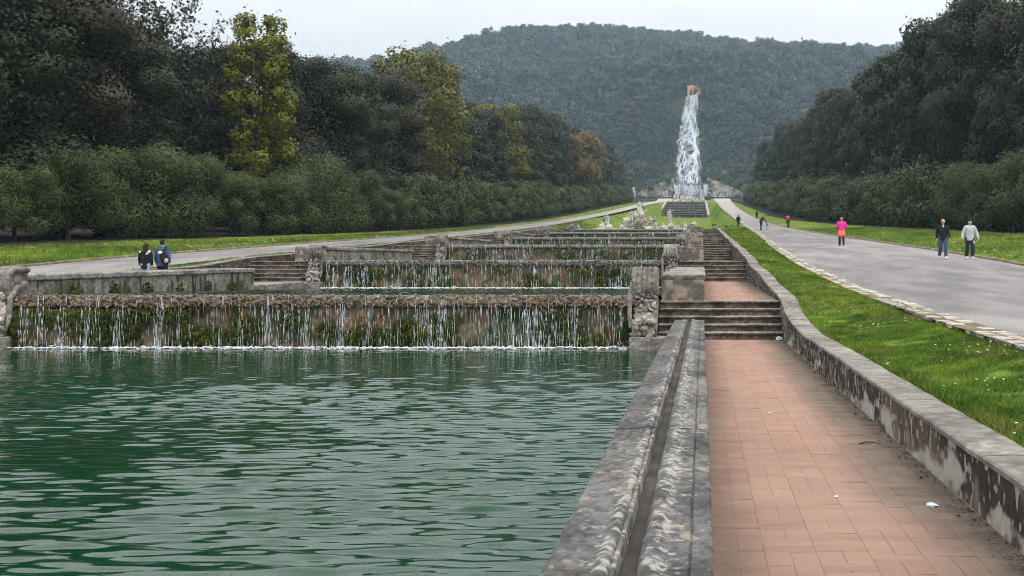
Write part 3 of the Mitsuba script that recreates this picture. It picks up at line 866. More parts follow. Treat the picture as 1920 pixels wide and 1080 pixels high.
def panel_fn(p, n, uv):
    f = fbm(p.x * 12, p.y * 12, p.z * 12, 3)
    b = fbm(p.x * 3.5 + 4, p.y * 3, p.z * 2.2, 3)
    c = ramp(f, (0.3, 0.24, 0.19), (0.42, 0.34, 0.27), (0.52, 0.45, 0.38))
    return dr.lerp(c, ramp(f, (0.06, 0.057, 0.055), (0.13, 0.125, 0.12), (0.22, 0.21, 0.2)), smoothstep(0.46, 0.58, b) * 0.9)
mat('panel_stone', panel_fn, 0.9)
for k in range(1, 6):
    terrace_parapet(k, 1)
    terrace_parapet(k, -1)


def retaining_wall(side):
    t = thing('retaining_wall', 'long low wall with wavy stone coping between the brick path and the right lawn' if side > 0 else 'long low wall with stone coping between the left path and the left lawn', 'wall', 'low walls beside the stairs')
    mx = (lambda x: x) if side > 0 else (lambda x: 2 * AX - x)
    yy = np.concatenate([np.arange(-10, 62, 0.12), np.arange(62, 158, 0.4)]) if side > 0 else np.arange(20, 158, 0.4)
    zt = CAP(yy) - 0.054
    # rendered face, a little bellied
    rows = np.array([0, 0.12, 0.25, 0.4, 0.55, 0.7, 0.85, 1.0])
    Zb = zt - 1.4
    Zg = Zb[:, None] + (zt - Zb)[:, None] * rows[None] ** 0.6
    Yg = np.repeat(yy[:, None], len(rows), 1)
    Xg = XP1 + (meshkit.fbm(np.stack([Yg * 1.6, Zg * 1.6, Yg * 0], -1), 3, seed=8) - 0.5) * 0.035
    part(t, 'wall_face', gridmesh(np.stack([mx(Xg), Yg, Zg], -1), flip=side > 0), 'wall_plaster', smooth=True)
    # coping stones, cut to the curve
    r = np.random.default_rng(91 if side > 0 else 92)
    y = float(yy[0])
    prof = np.array([(1.94, -0.05), (1.936, -0.014), (1.955, -0.002), (2.15, 0.004), (2.33, -0.004), (2.365, -0.03), (2.37, -0.5), (2.0, -0.5), (2.0, -0.055)])
    while y < 157:
        L = r.uniform(1.3, 1.9)
        m = max(3, int(L / 0.3))
        ys = np.linspace(y + 0.006, y + L - 0.006, m)
        ring = []
        for q in ys:
            ring.append([(mx(px + (meshkit.noise(np.array([[q * 2, px * 3, 0.0]]), 5)[0] - 0.5) * 0.02), q, float(CAP(q)) + pz) for px, pz in prof])
        P = np.array(ring)
        P[:, :, 2] += r.uniform(-0.006, 0.006)
        Pc = np.concatenate([P, P[:, :1]], 1)
        g = gridmesh(Pc, flip=side < 0)
        ends = []
        for e, fl in ((0, side < 0), (-1, side > 0)):
            c = P[e].mean(0)
            n = len(prof)
            f = np.array([[i, (i + 1) % n, n] for i in range(n)])
            ends.append(trimesh.Trimesh(np.vstack([P[e], c]), f[:, ::-1] if fl else f, process=False))
        part(t, 'coping_stone', cat([g] + ends), 'cap_stone_mat')
        y += L


retaining_wall(1)
retaining_wall(-1)


# ------------------------------------------------------------------ vegetation
def leaves(pos, out, size, r, flat=0.5):
    """one diamond leaf spray per point, turned roughly along 'out'"""
    n = len(pos)
    d = out + r.normal(size=(n, 3)) * flat
    o = out / (np.linalg.norm(out, axis=1, keepdims=True) + 1e-9)
    d /= np.linalg.norm(d, axis=1, keepdims=True) + 1e-9
    t = np.cross(d, r.normal(size=(n, 3))); t /= np.linalg.norm(t, axis=1, keepdims=True) + 1e-9
    b = np.cross(d, t)
    s = size * r.uniform(0.6, 1.3, (n, 1))
    v = np.stack([pos - t * s * 0.55, pos + b * s * 0.34 + d * s * 0.08, pos + t * s * 0.6, pos - b * s * 0.34 - d * s * 0.05], 1).reshape(-1, 3)
    k = np.arange(n)[:, None] * 4
    m = trimesh.Trimesh(v, np.vstack([k + [0, 1, 2], k + [0, 2, 3]]), process=False)
    d = np.where((d * o).sum(1, keepdims=True) < 0, -d, d)
    s_ = o * 0.62 + d * 0.38
    m.soft = np.repeat(s_ / (np.linalg.norm(s_, axis=1, keepdims=True) + 1e-9), 4, axis=0)     # a leaf spray is shaded as the rounded clump it belongs to
    return m


def crown(r, H, base, R, n, size, nl=46, spike=0.0, lobe=0.3, inner=0.3, low=0.12, edge=0.6):
    ts = r.uniform(0, 1, nl) ** 0.9
    prof = lambda t: np.sin(np.pi * (low + (0.93 - low) * t)) ** edge
    ph = r.uniform(0, 2 * np.pi, nl)
    rr = R * prof(ts) * r.uniform(0.55, 0.95, nl)
    C = np.stack([rr * np.cos(ph), rr * np.sin(ph), base + (H - base) * ts], 1)
    lr = R * lobe * r.uniform(0.65, 1.35, nl)
    C[:, 2] = np.minimum(C[:, 2], H - lr * 0.7)
    k = r.choice(nl, n, p=lr ** 2 / (lr ** 2).sum())
    d = r.normal(size=(n, 3)); d /= np.linalg.norm(d, axis=1, keepdims=True)
    d[:, 2] += 0.15
    rad = lr[k] * (0.72 + 0.36 * r.random(n) ** 2)
    p = C[k] + d * rad[:, None] * np.array([1, 1, 0.85])
    far = r.random(n) < 0.05
    p = np.where(far[:, None], p + d * lr[k][:, None] * r.uniform(0.05, 0.2 + 0.3 * spike, (n, 1)) + np.array([0, 0, spike]) * r.random((n, 1)), p)
    m = int(n * inner)
    q = np.stack([np.cos(a := r.uniform(0, 6.283, m)), np.sin(a), np.zeros(m)], 1)
    tt = r.uniform(0, 0.97, m)
    q *= (R * prof(tt) * np.sqrt(r.random(m)) * 0.85)[:, None]
    q[:, 2] = base + (H - base) * tt
    pos = np.vstack([p, q])
    q_ = q - [0, 0, base + (H - base) * 0.45]; q_ /= np.linalg.norm(q_, axis=1, keepdims=True) + 1e-9
    out = np.vstack([d, q_])
    return leaves(pos, out, size, r)


def branches(r, p, d, L, rad, depth, out, sides=5, spread=0.55, up=0.25):
    n = 4
    pts = [p]
    for i in range(n):
        d = d + r.normal(size=3) * 0.16; d = d / np.linalg.norm(d)
        pts.append(pts[-1] + d * L / n)
    out.append(tube(np.array(pts), np.linspace(rad, rad * 0.6, n + 1), sides if depth > 1 else 3, cap=False))
    if depth == 0: return
    for _ in range(3 if depth > 1 else 4):
        i = int(r.integers(2, n + 1))
        e = d + r.normal(size=3) * spread + np.array([0, 0, up]); e /= np.linalg.norm(e)
        branches(r, pts[i], e, L * r.uniform(0.6, 0.8), rad * 0.5, depth - 1, out, sides, spread, up)


def trunk(r, H, R, rad, limbs=6):
    ms = [tube([(0, 0, -0.5), (0.05, 0, H * 0.2), (r.normal() * 0.2, r.normal() * 0.2, H * 0.5), (r.normal() * 0.4, r.normal() * 0.4, H * 0.85)], [rad * 1.4, rad, rad * 0.7, rad * 0.2], 7)]
    for _ in range(limbs):
        z = H * r.uniform(0.2, 0.6); a = r.uniform(0, 6.28)
        ms.append(tube([(0, 0, z), (math.cos(a) * R * 0.35, math.sin(a) * R * 0.35, z + R * 0.4), (math.cos(a) * R * 0.7, math.sin(a) * R * 0.7, z + R * 0.9)], [rad * 0.5, rad * 0.35, rad * 0.1], 5))
    return cat(ms)


def group(name, crown_mesh, leaf, trunk_mesh):
    g = {'type': 'shapegroup', 'crown': fply(crown_mesh, leaf)}
    if trunk_mesh is not None:
        g['trunk'] = mikit.ply(trunk_mesh, 'bark', smooth=True)
    scene[name] = g
    return name


def plant(name, gname, x, y, z, rz, s, sz=None):
    key = numbered(name)
    scene[key] = {'type': 'instance', 'shapegroup': {'type': 'ref', 'id': gname},
                  'to_world': T().translate([float(x), float(y), float(z)]).rotate([0, 0, 1], float(rz)).scale([float(s), float(s), float(sz or s)])}
    return key


r = np.random.default_rng(42)
OAK = {}
for lod, n, size in (('near', 38000, 0.25), ('middle', 12000, 0.43), ('far', 3600, 0.8)):
    for v in range(3 if lod != 'far' else 4):
        H = 21.0
        OAK[lod, v] = group(f'group_oak_{lod}_{v}', crown(r, H, 0.9, (5.4, 4.6, 5.8, 5.0)[v], n, size, nl=(46, 36, 54, 40)[v], spike=0.4, lobe=(0.30, 0.34, 0.26, 0.3)[v], inner=0.16), ('leaf_oak', 'leaf_grey', 'leaf_oak', 'leaf_oak')[v], trunk(r, H, 5, 0.38, 6) if lod != 'far' else trunk(r, H, 5, 0.38, 2))
HEDGE = {}
for lod, n, size in (('near', 21000, 0.17), ('middle', 7000, 0.3), ('far', 2000, 0.55)):
    for v in range(3):
        R = (3.3, 2.9, 3.6)[v]
        HEDGE[lod, v] = group(f'group_hedge_{lod}_{v}', crown(r, 6.5, 0.85, R, n, size, nl=22, spike=0.12, lobe=0.42, inner=0.14, low=0.26, edge=0.4), 'leaf_hedge',
                              tube([(0, 0, -0.4), (0.05, 0.1, 1.0), (-0.1, 0.2, 2.4), (0.2, 0.1, 4.5)], [0.2, 0.17, 0.14, 0.05], 7))


def rows():
    r = np.random.default_rng(17)
    for side, H0, y0 in ((1, HR, 62.0), (-1, HL, 34.0)):
        nm = 'right' if side > 0 else 'left'
        y = y0
        i = 0
        while y < 650:
            lod = 'near' if y < 125 else ('middle' if y < 260 else 'far')
            s = r.uniform(0.86, 1.12) * (1.0 + 0.12 * math.sin(y * 0.2 + side))
            x = float(H0(y)) + side * (3.0 * s + r.uniform(-0.3, 0.4))
            if not (side < 0 and y < 40):
                if side < 0: s *= float(np.interp(y, [60, 130, 220], [0.79, 0.77, 0.9]))
                k = plant('hedge_tree', HEDGE[lod, int(r.integers(3))], x, y, ground_z(x, y) - 0.05, r.uniform(0, 360), s, s * r.uniform(0.9, 1.08))
                tag(k, f'clipped dense green tree in the tall hedge row along the {nm} lawn', 'hedge tree', f'clipped hedge trees along the {nm} lawn')
            y += r.uniform(3.6, 5.2) * (1 if y < 300 else 1.35)
        # the wood behind: two rows
        for row in range(2):
            y = (88.0 if side > 0 else 46.0) + row * 5
            while y < 760:
                lod = 'near' if y < 150 and (row == 0 or y < 120) else ('middle' if y < 330 else 'far')
                x = float(H0(y)) + side * (9.0 + row * 9.5 + r.uniform(-1.0, 1.5))
                s = r.uniform(0.9, 1.08) * (1.06 if row else 1.0)
                sz = s * r.uniform(0.94, 1.08) * (np.interp(y, [90, 150, 230, 300], [1.2, 1.2, 1.08, 1.0]) if side > 0 else np.interp(y, [40, 64, 72, 185, 230], [1.05, 1.05, 0.8, 0.83, 1.0]))
                skip = side < 0 and row == 0 and any(abs(y - q) < w for q, w in ((98, 11), (157, 6), (212, 6), (330, 6))) or False
                if side < 0 and row == 1 and 62 < y < 124: sz *= 0.86
                if not skip:
                    k = plant('oak_tree', OAK[lod, int(r.integers(4 if lod == 'far' else 3))], x, y, ground_z(x, y) - 0.1, r.uniform(0, 360), s, sz)
                    tag(k, f'tall dark evergreen oak in the wood behind the {nm} hedge', 'tree', f'dark oaks of the wood behind the {nm} hedge')
                y += r.uniform(6.5, 9.5) * (1 if y < 400 else 1.3) * (1.25 if row else 1)


rows()
_ORD = 'nearest second third fourth fifth sixth seventh eighth ninth tenth'.split()


def name_rows():
    """the nearest trees of each row stand apart: each gets its own label"""
    for grp, what in (('clipped hedge trees along the right lawn', 'clipped dense green tree, {} in view of the hedge row along the right lawn'),
                      ('clipped hedge trees along the left lawn', 'clipped dense green tree, {} in view of the hedge row along the left lawn')):
        seen = []
        for k, d in labels.items():
            if d.get('group') == grp:
                m = np.array(scene[k]['to_world'].matrix)
                px = 1317 + m[0, 3] / m[1, 3] * 2200
                if 0 < px < 1920: seen.append((m[1, 3], k))
        for (q, k), w in zip(sorted(seen), _ORD): labels[k]['label'] = what.format(w)


name_rows()


def special_trees():
    r = np.random.default_rng(23)
    for nm, y, dx, H, R, leaf, n, size, label, nl, inner in (
            ('lime_tree', 100, 6.4, 18.6, 3.1, 'leaf_lime', 14000, 0.25, 'bright yellow-green tree in fresh leaf among dark trees on the left', 60, 0.1),
            ('leafing_tree', 157, 8.5, 23.5, 7.4, 'leaf_olive', 13000, 0.42, 'olive-yellow tree standing above the dark wood on the left, left of the hill slope', 56, 0.1),
            ('leafing_tree', 212, 8.0, 20.5, 6.6, 'leaf_olive', 9000, 0.5, 'olive-tan tree in the left wood, between the yellow-green tree and the orange-tan one', 44, 0.15),
            ('autumnal_tree', 330, 7.0, 21.0, 9.0, 'leaf_tan', 9000, 0.7, 'orange-tan tree near the far end of the left wood', 44, 0.15)):
        x = float(HL(y)) - dx
        t = thing(nm, label, 'tree')
        M = np.array([x, y, float(ground_z(x, y)) - 0.1])
        c = crown(r, H, 4.0, R, n, size, nl=nl, spike=0.7, lobe=0.26, inner=inner)
        keep = c.soft
        b = []
        branches(r, np.array([0, 0, H * 0.25]), np.array([0, 0, 1.0]), H * 0.35, 0.28, 3, b)
        tr = cat([tube([(0, 0, -0.5), (0.1, 0, H * 0.28)], [0.45, 0.3], 7)] + b)
        for m in (c, tr): m.vertices = np.asarray(m.vertices) + M
        c.soft = keep
        k_ = numbered(f'{t}__crown'); scene[k_] = fply(c, leaf)
        part(t, 'trunk', tr, 'bark', smooth=True)
    # bare trees, just coming into leaf, that rise over the near left wood
    for i, (x, y, H) in enumerate(((-45.5, 66, 22), (-46.5, 75, 23), (-46.0, 84, 23.5), (-46.5, 93, 23.5), (-46.5, 101, 22.5))):
        t = thing('bare_tree', 'tall tree with bare grey limbs and few new leaves at the upper left', 'tree', 'bare trees at the upper left')
        b = []
        for _ in range(3):
            a = r.uniform(0, 6.28)
            branches(r, np.array([0, 0, H * r.uniform(0.25, 0.4)]), np.array([math.cos(a) * 0.5, math.sin(a) * 0.5, 1.0]) / 1.1, H * 0.27, 0.2, 4, b, 5, 0.62, 0.22)
        tr = cat([tube([(0, 0, -0.5), (0, 0.1, H * 0.25), (0.1, 0, H * 0.42)], [0.5, 0.4, 0.25], 7)] + b)
        M = np.array([x, y, float(ground_z(x, y)) - 0.1])
        tips = np.asarray(tr.vertices)[r.integers(0, len(tr.vertices), 3000)]
        tips = tips[tips[:, 2] > H * 0.4]
        c = leaves(tips + r.normal(size=tips.shape) * 0.25, r.normal(size=tips.shape), 0.3, r)
        low = crown(r, H * (0.74 if y < 80 else 0.7), 3.0, 4.9, 17000 if y < 80 else 12000, 0.26, nl=40, spike=0.8, inner=0.3)
        keep = np.vstack([c.soft, low.soft])
        c = cat([c, low])
        for m in (c, tr): m.vertices = np.asarray(m.vertices) + M
        part(t, 'trunk', tr, 'bark', smooth=True)
        c.soft = keep
        scene[numbered(f'{t}__crown')] = fply(c, 'leaf_grey' if i % 2 else 'leaf_oak')


special_trees()

# ------------------------------------------------------------------ the hill and its forest
_rx = [-2400, -1500, -1000, -670, -508, -470, -420, -366, -292, -218, -153, -71, -14, 68, 150, 232, 330, 480, 700, 1200, 2400]
_ry = [330, 320, 290, 230, 130, 122, 100, 75, 52, 42, 40, 50, 55, 68, 75, 80, 76, 90, 130, 250, 330]
RIDGE = gp(_rx, [1.65 + (525 - v) * 1800 / 2200 - 16 for v in _ry])


def hill_z(x, y):
    x, y = np.asarray(x, float), np.asarray(y, float)
    top = RIDGE(np.clip(x, -2400, 2400))
    t = np.clip((y - 905) / 895, 0, 1)
    s1 = 64 + (top - 64) * (0.72 * t + 0.28 * np.sin(t * np.pi / 2))
    z0 = np.interp(y, [905, 922, 1010, 1800], [64, 68, 158.5, 0])
    s2 = np.where(y < 1010, z0, 158.5 + (top - 158.5) * np.clip((y - 1010) / 790, 0, 1) ** 0.95)
    w = np.exp(-np.square((x + 9) / 90.0))
    z = s1 * (1 - w) + s2 * w
    rough_ = bump2(x, y, 0.006, 4) * 60 * np.clip((y - 1030) / 200, 0, 1) * np.clip((1720 - y) / 250, 0, 1)
    z = z + rough_
    return np.where(y > 1800, top - (y - 1800) * 0.25, z)


hx = np.concatenate([np.arange(-2400, -900, 60.0), np.arange(-900, 901, 14.0), np.arange(960, 2401, 60.0)])
hy = np.concatenate([[880, 904], np.arange(906, 1030, 6.0), np.arange(1030, 2060, 15.0)])
HX, HY = np.meshgrid(hx, hy)
HZ = hill_z(HX, HY)
HZ[0] = 55
struct('hill', gridmesh(np.stack([HX, HY, HZ], -1), flip=True), 'hill_soil', smooth=True)


def forest():
    r = np.random.default_rng(31)
    gs = []
    for v in range(5):
        c = crown(r, 12.5, 0.5, (6.0, 7.0, 5.6, 7.6, 6.4)[v], 330, (1.9, 2.1, 1.8, 2.2, 2.0)[v], nl=12, spike=0.3, lobe=0.42, inner=0.08, edge=0.6)
        gs.append(group(f'group_forest_{v}', c, 'leaf_hill', None))
    n = 0
    tag('forest', 'dense wood covering the far hill', None, kind='stuff')
    y = 918.0
    while y < 1850:
        sp = 10.5 if y < 1060 else 14.0
        x0, x1 = -0.36 * y, 0.30 * y
        for x in np.arange(x0, x1, sp):
            px, py = x + r.normal() * sp * 0.32, y + r.normal() * sp * 0.32
            if abs(px - AX + 1) < 14.5 - 6.5 * np.clip((py - 920) / 90, 0, 1) and py < 1022: continue
            # hidden behind the woods along the canal
            vis = 1317 + px / py * 2200
            if (py < 1030 and (px < -110 or px > 110)): continue
            z = float(hill_z(px, py))
            n += 1
            s = r.uniform(0.75, 1.3) if y < 1060 else (r.choice([r.uniform(0.8, 1.4), r.uniform(1.3, 2.1)]) if y < 1600 else r.uniform(0.8, 1.25))
            scene[f'forest__{n:04d}'] = {'type': 'instance', 'shapegroup': {'type': 'ref', 'id': gs[int(r.integers(5))]},
                                         'to_world': T().translate([float(px), float(py), z - 1.0]).rotate([0, 0, 1], float(r.uniform(0, 360))).scale([s, s, s * r.uniform(0.8, 1.15)])}
        y += sp * 1.05 if y < 1500 else sp * 1.5


forest()


def far_trees():
    r = np.random.default_rng(33)
    for _ in range(64):
        side = r.choice([-1, 1])
        y = r.uniform(890, 1000)
        x = AX + side * r.uniform(46, 125) if y < 925 else AX + side * r.uniform(26, 125)
        s = r.uniform(0.8, 1.1)
        k = plant('oak_tree', OAK['far', int(r.integers(4))], x, y, float(np.where(y > 905, hill_z(x, y), ground_z(x, y))) - 1, r.uniform(0, 360), s * 1.15, s)
        tag(k, 'dark tree at the foot of the hill beside the great cascade', 'tree', 'dark trees around the great cascade')
    bush = group('group_bush', crown(r, 7.5, 0.3, 4.4, 700, 0.9, nl=20, lobe=0.4), 'leaf_lime', trunk(r, 5, 3, 0.15, 2))
    for x, y, s, lab in ((17.5, 926, 1.2, 'fresh light green bush on the rockery right of the great cascade'), (34, 912, 1.0, 'small green bush by the right pillar of the far basin wall'), (-44, 914, 0.9, 'green bush on the left slope of the far rockery')):
        k = plant('bush', 'group_bush', x, y, float(hill_z(x, y)) + (6 if x == 17.5 else 2), 0, s)
        tag(k, lab, 'bush')


far_trees()


# ------------------------------------------------------------------ lawn grass and daisies
def lawn():
    r = np.random.default_rng(55)
    tag('grass', 'short bright green lawn grass', None, kind='stuff')
    def strip(n, xa, xb, ya, yb, h, w, power=1.0):
        y = ya + (yb - ya) * r.random(n) ** power
        t = r.random(n)
        x = xa(y) * (1 - t) + xb(y) * t
        cl = np.clip(1.3 + 3 * bump2(x, y, 2.3, 8), 0.3, 2.2)
        z = ground_z(x, y) - 0.01
        hh = h * r.uniform(0.5, 1.3, n) * cl
        a = r.uniform(0, np.pi, n)
        lean = r.normal(size=(n, 2)) * 0.5 * hh[:, None]
        c, s = np.cos(a) * w, np.sin(a) * w
        p = np.stack([x, y, z], 1)
        v = np.stack([p - np.stack([c, s, 0 * c], 1), p + np.stack([c, s, 0 * c], 1), p + np.stack([lean[:, 0], lean[:, 1], hh], 1)], 1).reshape(-1, 3)
        return trimesh.Trimesh(v, np.arange(3 * n).reshape(-1, 3), process=False)
    cA = lambda y: 2.37 + 0 * y
    kA = lambda y: XL(y) - 0.5
    ms = [strip(110000, cA, kA, 3.5, 24, 0.042, 0.006, 1.1), strip(60000, cA, kA, 24, 60, 0.048, 0.011, 1.3), strip(20000, cA, kA, 60, 150, 0.08, 0.03),
          strip(60000, lambda y: XR(y) + 0.3, lambda y: HR(y) - 1.5, 40, 140, 0.09, 0.025, 1.4), strip(60000, lambda y: LF(y) - 0.3, lambda y: HL(y) + 1.5, 40, 150, 0.09, 0.025, 1.3),
          strip(9000, lambda y: LN(y) + 0.05, lambda y: -20.78 + 0 * y, 38, 130, 0.07, 0.02)]
    # longer blades lean over the coping
    ms.append(strip(5000, lambda y: 2.35 + 0 * y, lambda y: 2.5 + 0 * y, 4, 45, 0.09, 0.007, 1.2))
    scene['grass__001'] = mikit.ply(cat(ms), 'grass_blades')
    # daisies
    def flowers(n, xa, xb, ya, yb, size, thr, power=1.0):
        y = ya + (yb - ya) * r.random(n) ** power
        t = r.random(n)
        x = xa(y) * (1 - t) + xb(y) * t
        ok = bump2(x, y, 0.55, 19) > thr
        x, y = x[ok], y[ok]
        return many(ico(0), np.stack([x, y, ground_z(x, y) + 0.055], 1), size * r.uniform(0.7, 1.4, (len(x), 1)) * np.array([1, 1, 0.5]), None)
    tag('daisies', 'scattered white daisies in the lawns', None, kind='stuff')
    scene['daisies'] = mikit.ply(cat([flowers(900, cA, kA, 5, 60, 0.012, 0.06, 1.0), flowers(2200, lambda y: XR(y) + 0.5, lambda y: HR(y) - 2, 42, 110, 0.03, 0.08, 1.2), flowers(2200, lambda y: LF(y) - 0.5, lambda y: HL(y) + 2, 42, 120, 0.03, 0.05, 1.2)]), 'rough_white')


lawn()


# ------------------------------------------------------------------ figures: people and statues
def ball(p, r_, seg=12, s=(1, 1, 1)):
    return m3.Manifold.sphere(1.0, seg).scale((r_ * s[0], r_ * s[1], r_ * s[2])).translate(tuple(map(float, p)))


def bone(a, b, ra, rb, seg=12):
    return m3.Manifold.batch_hull([ball(a, ra, seg), ball(b, rb, seg)])


def chain(pts, rs, seg=12):
    return m3.Manifold.batch_boolean([bone(pts[i], pts[i + 1], rs[i], rs[i + 1], seg) for i in range(len(pts) - 1)], m3.OpType.Add)


def smooth_man(man, L, it=6):
    t = to_tri(man.refine_to_length(L))
    trimesh.smoothing.filter_taubin(t, iterations=it)
    return t


def pose_joints(stride=0.0, arm=0.0, lean=0.0, sit=False, bend=0.0, arms=None, ride=False):
    """joints of a 1.75 m figure that faces +y"""
    J = {}
    if sit:
        J['pelvis'] = (0, 0, 0.16); off = -0.77
    else:
        J['pelvis'] = (0, 0, 0.95); off = 0.0
    b = bend
    def up(y, z):   # bend forward about the pelvis
        pz = 0.95
        return (y * math.cos(b) + (z - pz) * math.sin(b), pz + (z - pz) * math.cos(b) - y * math.sin(b) + off)
    def U(x, y, z):
        q = up(y + lean * (z - 0.95), z); return (x, q[0], q[1])
    J['belly'] = U(0, 0.0, 1.08); J['chest'] = U(0, 0.0, 1.29); J['neck'] = U(0, -0.01, 1.47); J['head'] = U(0, 0.02, 1.63)
    for s, n in ((-1, 'L'), (1, 'R')):
        J['sh' + n] = U(s * 0.185, -0.01, 1.41)
        sw = s * arm
        J['el' + n] = U(s * 0.245, -0.03 - sw * 0.5, 1.14); J['wr' + n] = U(s * 0.255, 0.05 - sw, 0.92)
        st = -s * stride
        if sit:
            J['hip' + n] = (s * 0.1, 0, 0.15); J['kn' + n] = (s * 0.13, 0.4, 0.42); J['an' + n] = (s * 0.12, 0.42, 0.07)
        elif ride:
            J['hip' + n] = (s * 0.1, 0, 0.95); J['kn' + n] = (s * 0.12, 0.3, 0.68 - 0.1 * s); J['an' + n] = (s * 0.12, 0.12, 0.34 - 0.14 * s)
        else:
            J['hip' + n] = (s * 0.095, 0, 0.93)
            J['kn' + n] = (s * 0.105, 0.04 + st * 0.45, 0.50); J['an' + n] = (s * 0.10, st - 0.03 - 0.05 * (st < 0), 0.085 + max(0, -st) * 0.25)
    if arms:
        for k, v in arms.items(): J[k] = (v[0], v[1], v[2] + (off if sit else 0)) if isinstance(v, tuple) else v
    return {k: np.array(v, float) for k, v in J.items()}


def fig_body(J, seg=12, fingers=True, slim=1.0):
    A = []
    A.append(chain([J['pelvis'], J['belly'], J['chest']], [0.125 * slim, 0.115 * slim, 0.12 * slim], seg))
    A.append(chain([J['shL'], J['chest'], J['shR']], [0.06, 0.11, 0.06], seg))
    hd = J['head'] - J['neck']; hd = hd / np.linalg.norm(hd)
    A.append(bone(J['neck'] - hd * 0.06, J['neck'] + hd * 0.08, 0.06, 0.05, seg))
    h = J['head']
    fw = np.cross([1, 0, 0], hd) * -1.0
    A.append(m3.Manifold.batch_hull([ball(h + hd * 0.03 - fw * 0.015, 0.088, seg), ball(h - hd * 0.07 + fw * 0.035, 0.05, seg), ball(h + fw * 0.02, 0.08, seg)]))
    A.append(m3.Manifold.batch_hull([ball(h - hd * 0.005 + fw * 0.105, 0.012, 6), ball(h + hd * 0.035 + fw * 0.09, 0.008, 6), ball(h - hd * 0.01 + fw * 0.08, 0.02, 6)]))
    for s in (-1, 1):
        A.append(ball(h + np.array([s * 0.083, 0, 0]) - hd * 0.005, 0.028, 6, (0.5, 0.8, 1.1)))
        A.append(ball(h + np.array([s * 0.034, 0, 0]) + hd * 0.018 + fw * 0.085, 0.012, 6))
    A.append(ball(h - hd * 0.052 + fw * 0.082, 0.018, 6, (1.3, 0.7, 0.5)))
    for n, s in (('L', -1), ('R', 1)):
        A.append(chain([J['sh' + n], J['el' + n], J['wr' + n]], [0.055, 0.043, 0.03], seg))
        d = J['wr' + n] - J['el' + n]; d = d / np.linalg.norm(d)
        side = np.array([0.0, 1.0, 0.0]); side = side - d * side.dot(d); side /= np.linalg.norm(side)
        w = J['wr' + n]
        A.append(m3.Manifold.batch_hull([ball(w, 0.027, 8), ball(w + d * 0.085 + side * 0.03, 0.018, 8), ball(w + d * 0.085 - side * 0.028, 0.018, 8)]))
        if fingers:
            curl = np.cross(d, side) * s * -1
            for i, L in enumerate((0.062, 0.075, 0.07, 0.055)):
                o = w + d * 0.085 + side * (0.03 - 0.02 * i)
                A.append(chain([o, o + d * L * 0.55 + curl * 0.01, o + d * L * 0.95 + curl * 0.035], [0.0105, 0.0095, 0.008], 6))
            o = w + d * 0.03 + side * 0.03
            A.append(chain([o, o + side * 0.028 + d * 0.03, o + side * 0.03 + d * 0.06 + curl * 0.01], [0.012, 0.011, 0.009], 6))
        A.append(chain([J['hip' + n], J['kn' + n], J['an' + n]], [0.088 * slim, 0.056, 0.04], seg))
        A.append(bone(J['an' + n] - np.array([0, 0.03, 0.045]), J['an' + n] + np.array([0, 0.15, -0.055]), 0.036, 0.028, seg))
    return m3.Manifold.batch_boolean(A, m3.OpType.Add)


def cloth_top(J, pad, seg=12, hem=0.0, sleeves=True, cut=True):
    A = [chain([J['pelvis'] + [0, 0, hem - 0.06], J['belly'], J['chest']], [0.125 + pad, 0.122 + pad, 0.13 + pad], seg), chain([J['shL'], J['chest'] + [0, 0, 0.03], J['shR']], [0.066 + pad, 0.112 + pad, 0.066 + pad], seg)]
    # broad, not round, trunk
    for s in (-1, 1): A.append(bone(J['pelvis'] + [s * 0.06, 0, hem - 0.08], J['chest'] + [s * 0.07, 0, 0.02], 0.105 + pad, 0.105 + pad, seg))
    if sleeves:
        for n in 'LR': A.append(chain([J['sh' + n], J['el' + n], J['wr' + n] - (J['wr' + n] - J['el' + n]) * 0.08], [0.066 + pad, 0.052 + pad, 0.04 + pad], seg))
    A.append(bone(J['chest'] + [0, -0.01, 0.08], J['neck'] + [0, 0, -0.015], 0.1 + pad, 0.058 + pad, seg))
    m = m3.Manifold.batch_boolean(A, m3.OpType.Add)
    return m.trim_by_plane((0, 0, 1), float(J['pelvis'][2]) - 0.075 + hem) if cut else m


def cloth_legs(J, pad, seg=12):
    A = [chain([J['hipL'], J['pelvis'], J['hipR']], [0.1 + pad, 0.115 + pad, 0.1 + pad], seg)]
    for n in 'LR': A.append(chain([J['hip' + n], J['kn' + n], J['an' + n] + (J['kn' + n] - J['an' + n]) * 0.08], [0.098 + pad, 0.068 + pad, 0.054 + pad], seg))
    return m3.Manifold.batch_boolean(A, m3.OpType.Add)


def cloth_shoes(J, seg=10):
    return [m3.Manifold.batch_hull([ball(J['an' + n] + [0, -0.05, -0.04], 0.045, seg), ball(J['an' + n] + [0, 0.16, -0.05], 0.036, seg), ball(J['an' + n] + [0, 0.0, 0.01], 0.045, seg)]) for n in 'LR']


def hair_of(J, kind, seg=12):
    h = J['head']; hd = J['head'] - J['neck']; hd = hd / np.linalg.norm(hd); fw = np.cross([1, 0, 0], hd) * -1.0
    cap = m3.Manifold.batch_hull([ball(h + hd * 0.045 - fw * 0.022, 0.092, seg), ball(h + hd * 0.0 - fw * 0.04, 0.085, seg)])
    if kind == 'long':
        cap = cap + m3.Manifold.batch_hull([ball(h - fw * 0.05, 0.1, seg), ball(J['neck'] - fw * 0.09 - hd * 0.04, 0.085, seg)]) + ball(h + hd * 0.04 - fw * 0.03, 0.112, seg)
    if kind == 'bun':
        cap = cap + bone(h - fw * 0.1, J['neck'] - fw * 0.09 + hd * 0.02, 0.035, 0.02, 8)
    return cap


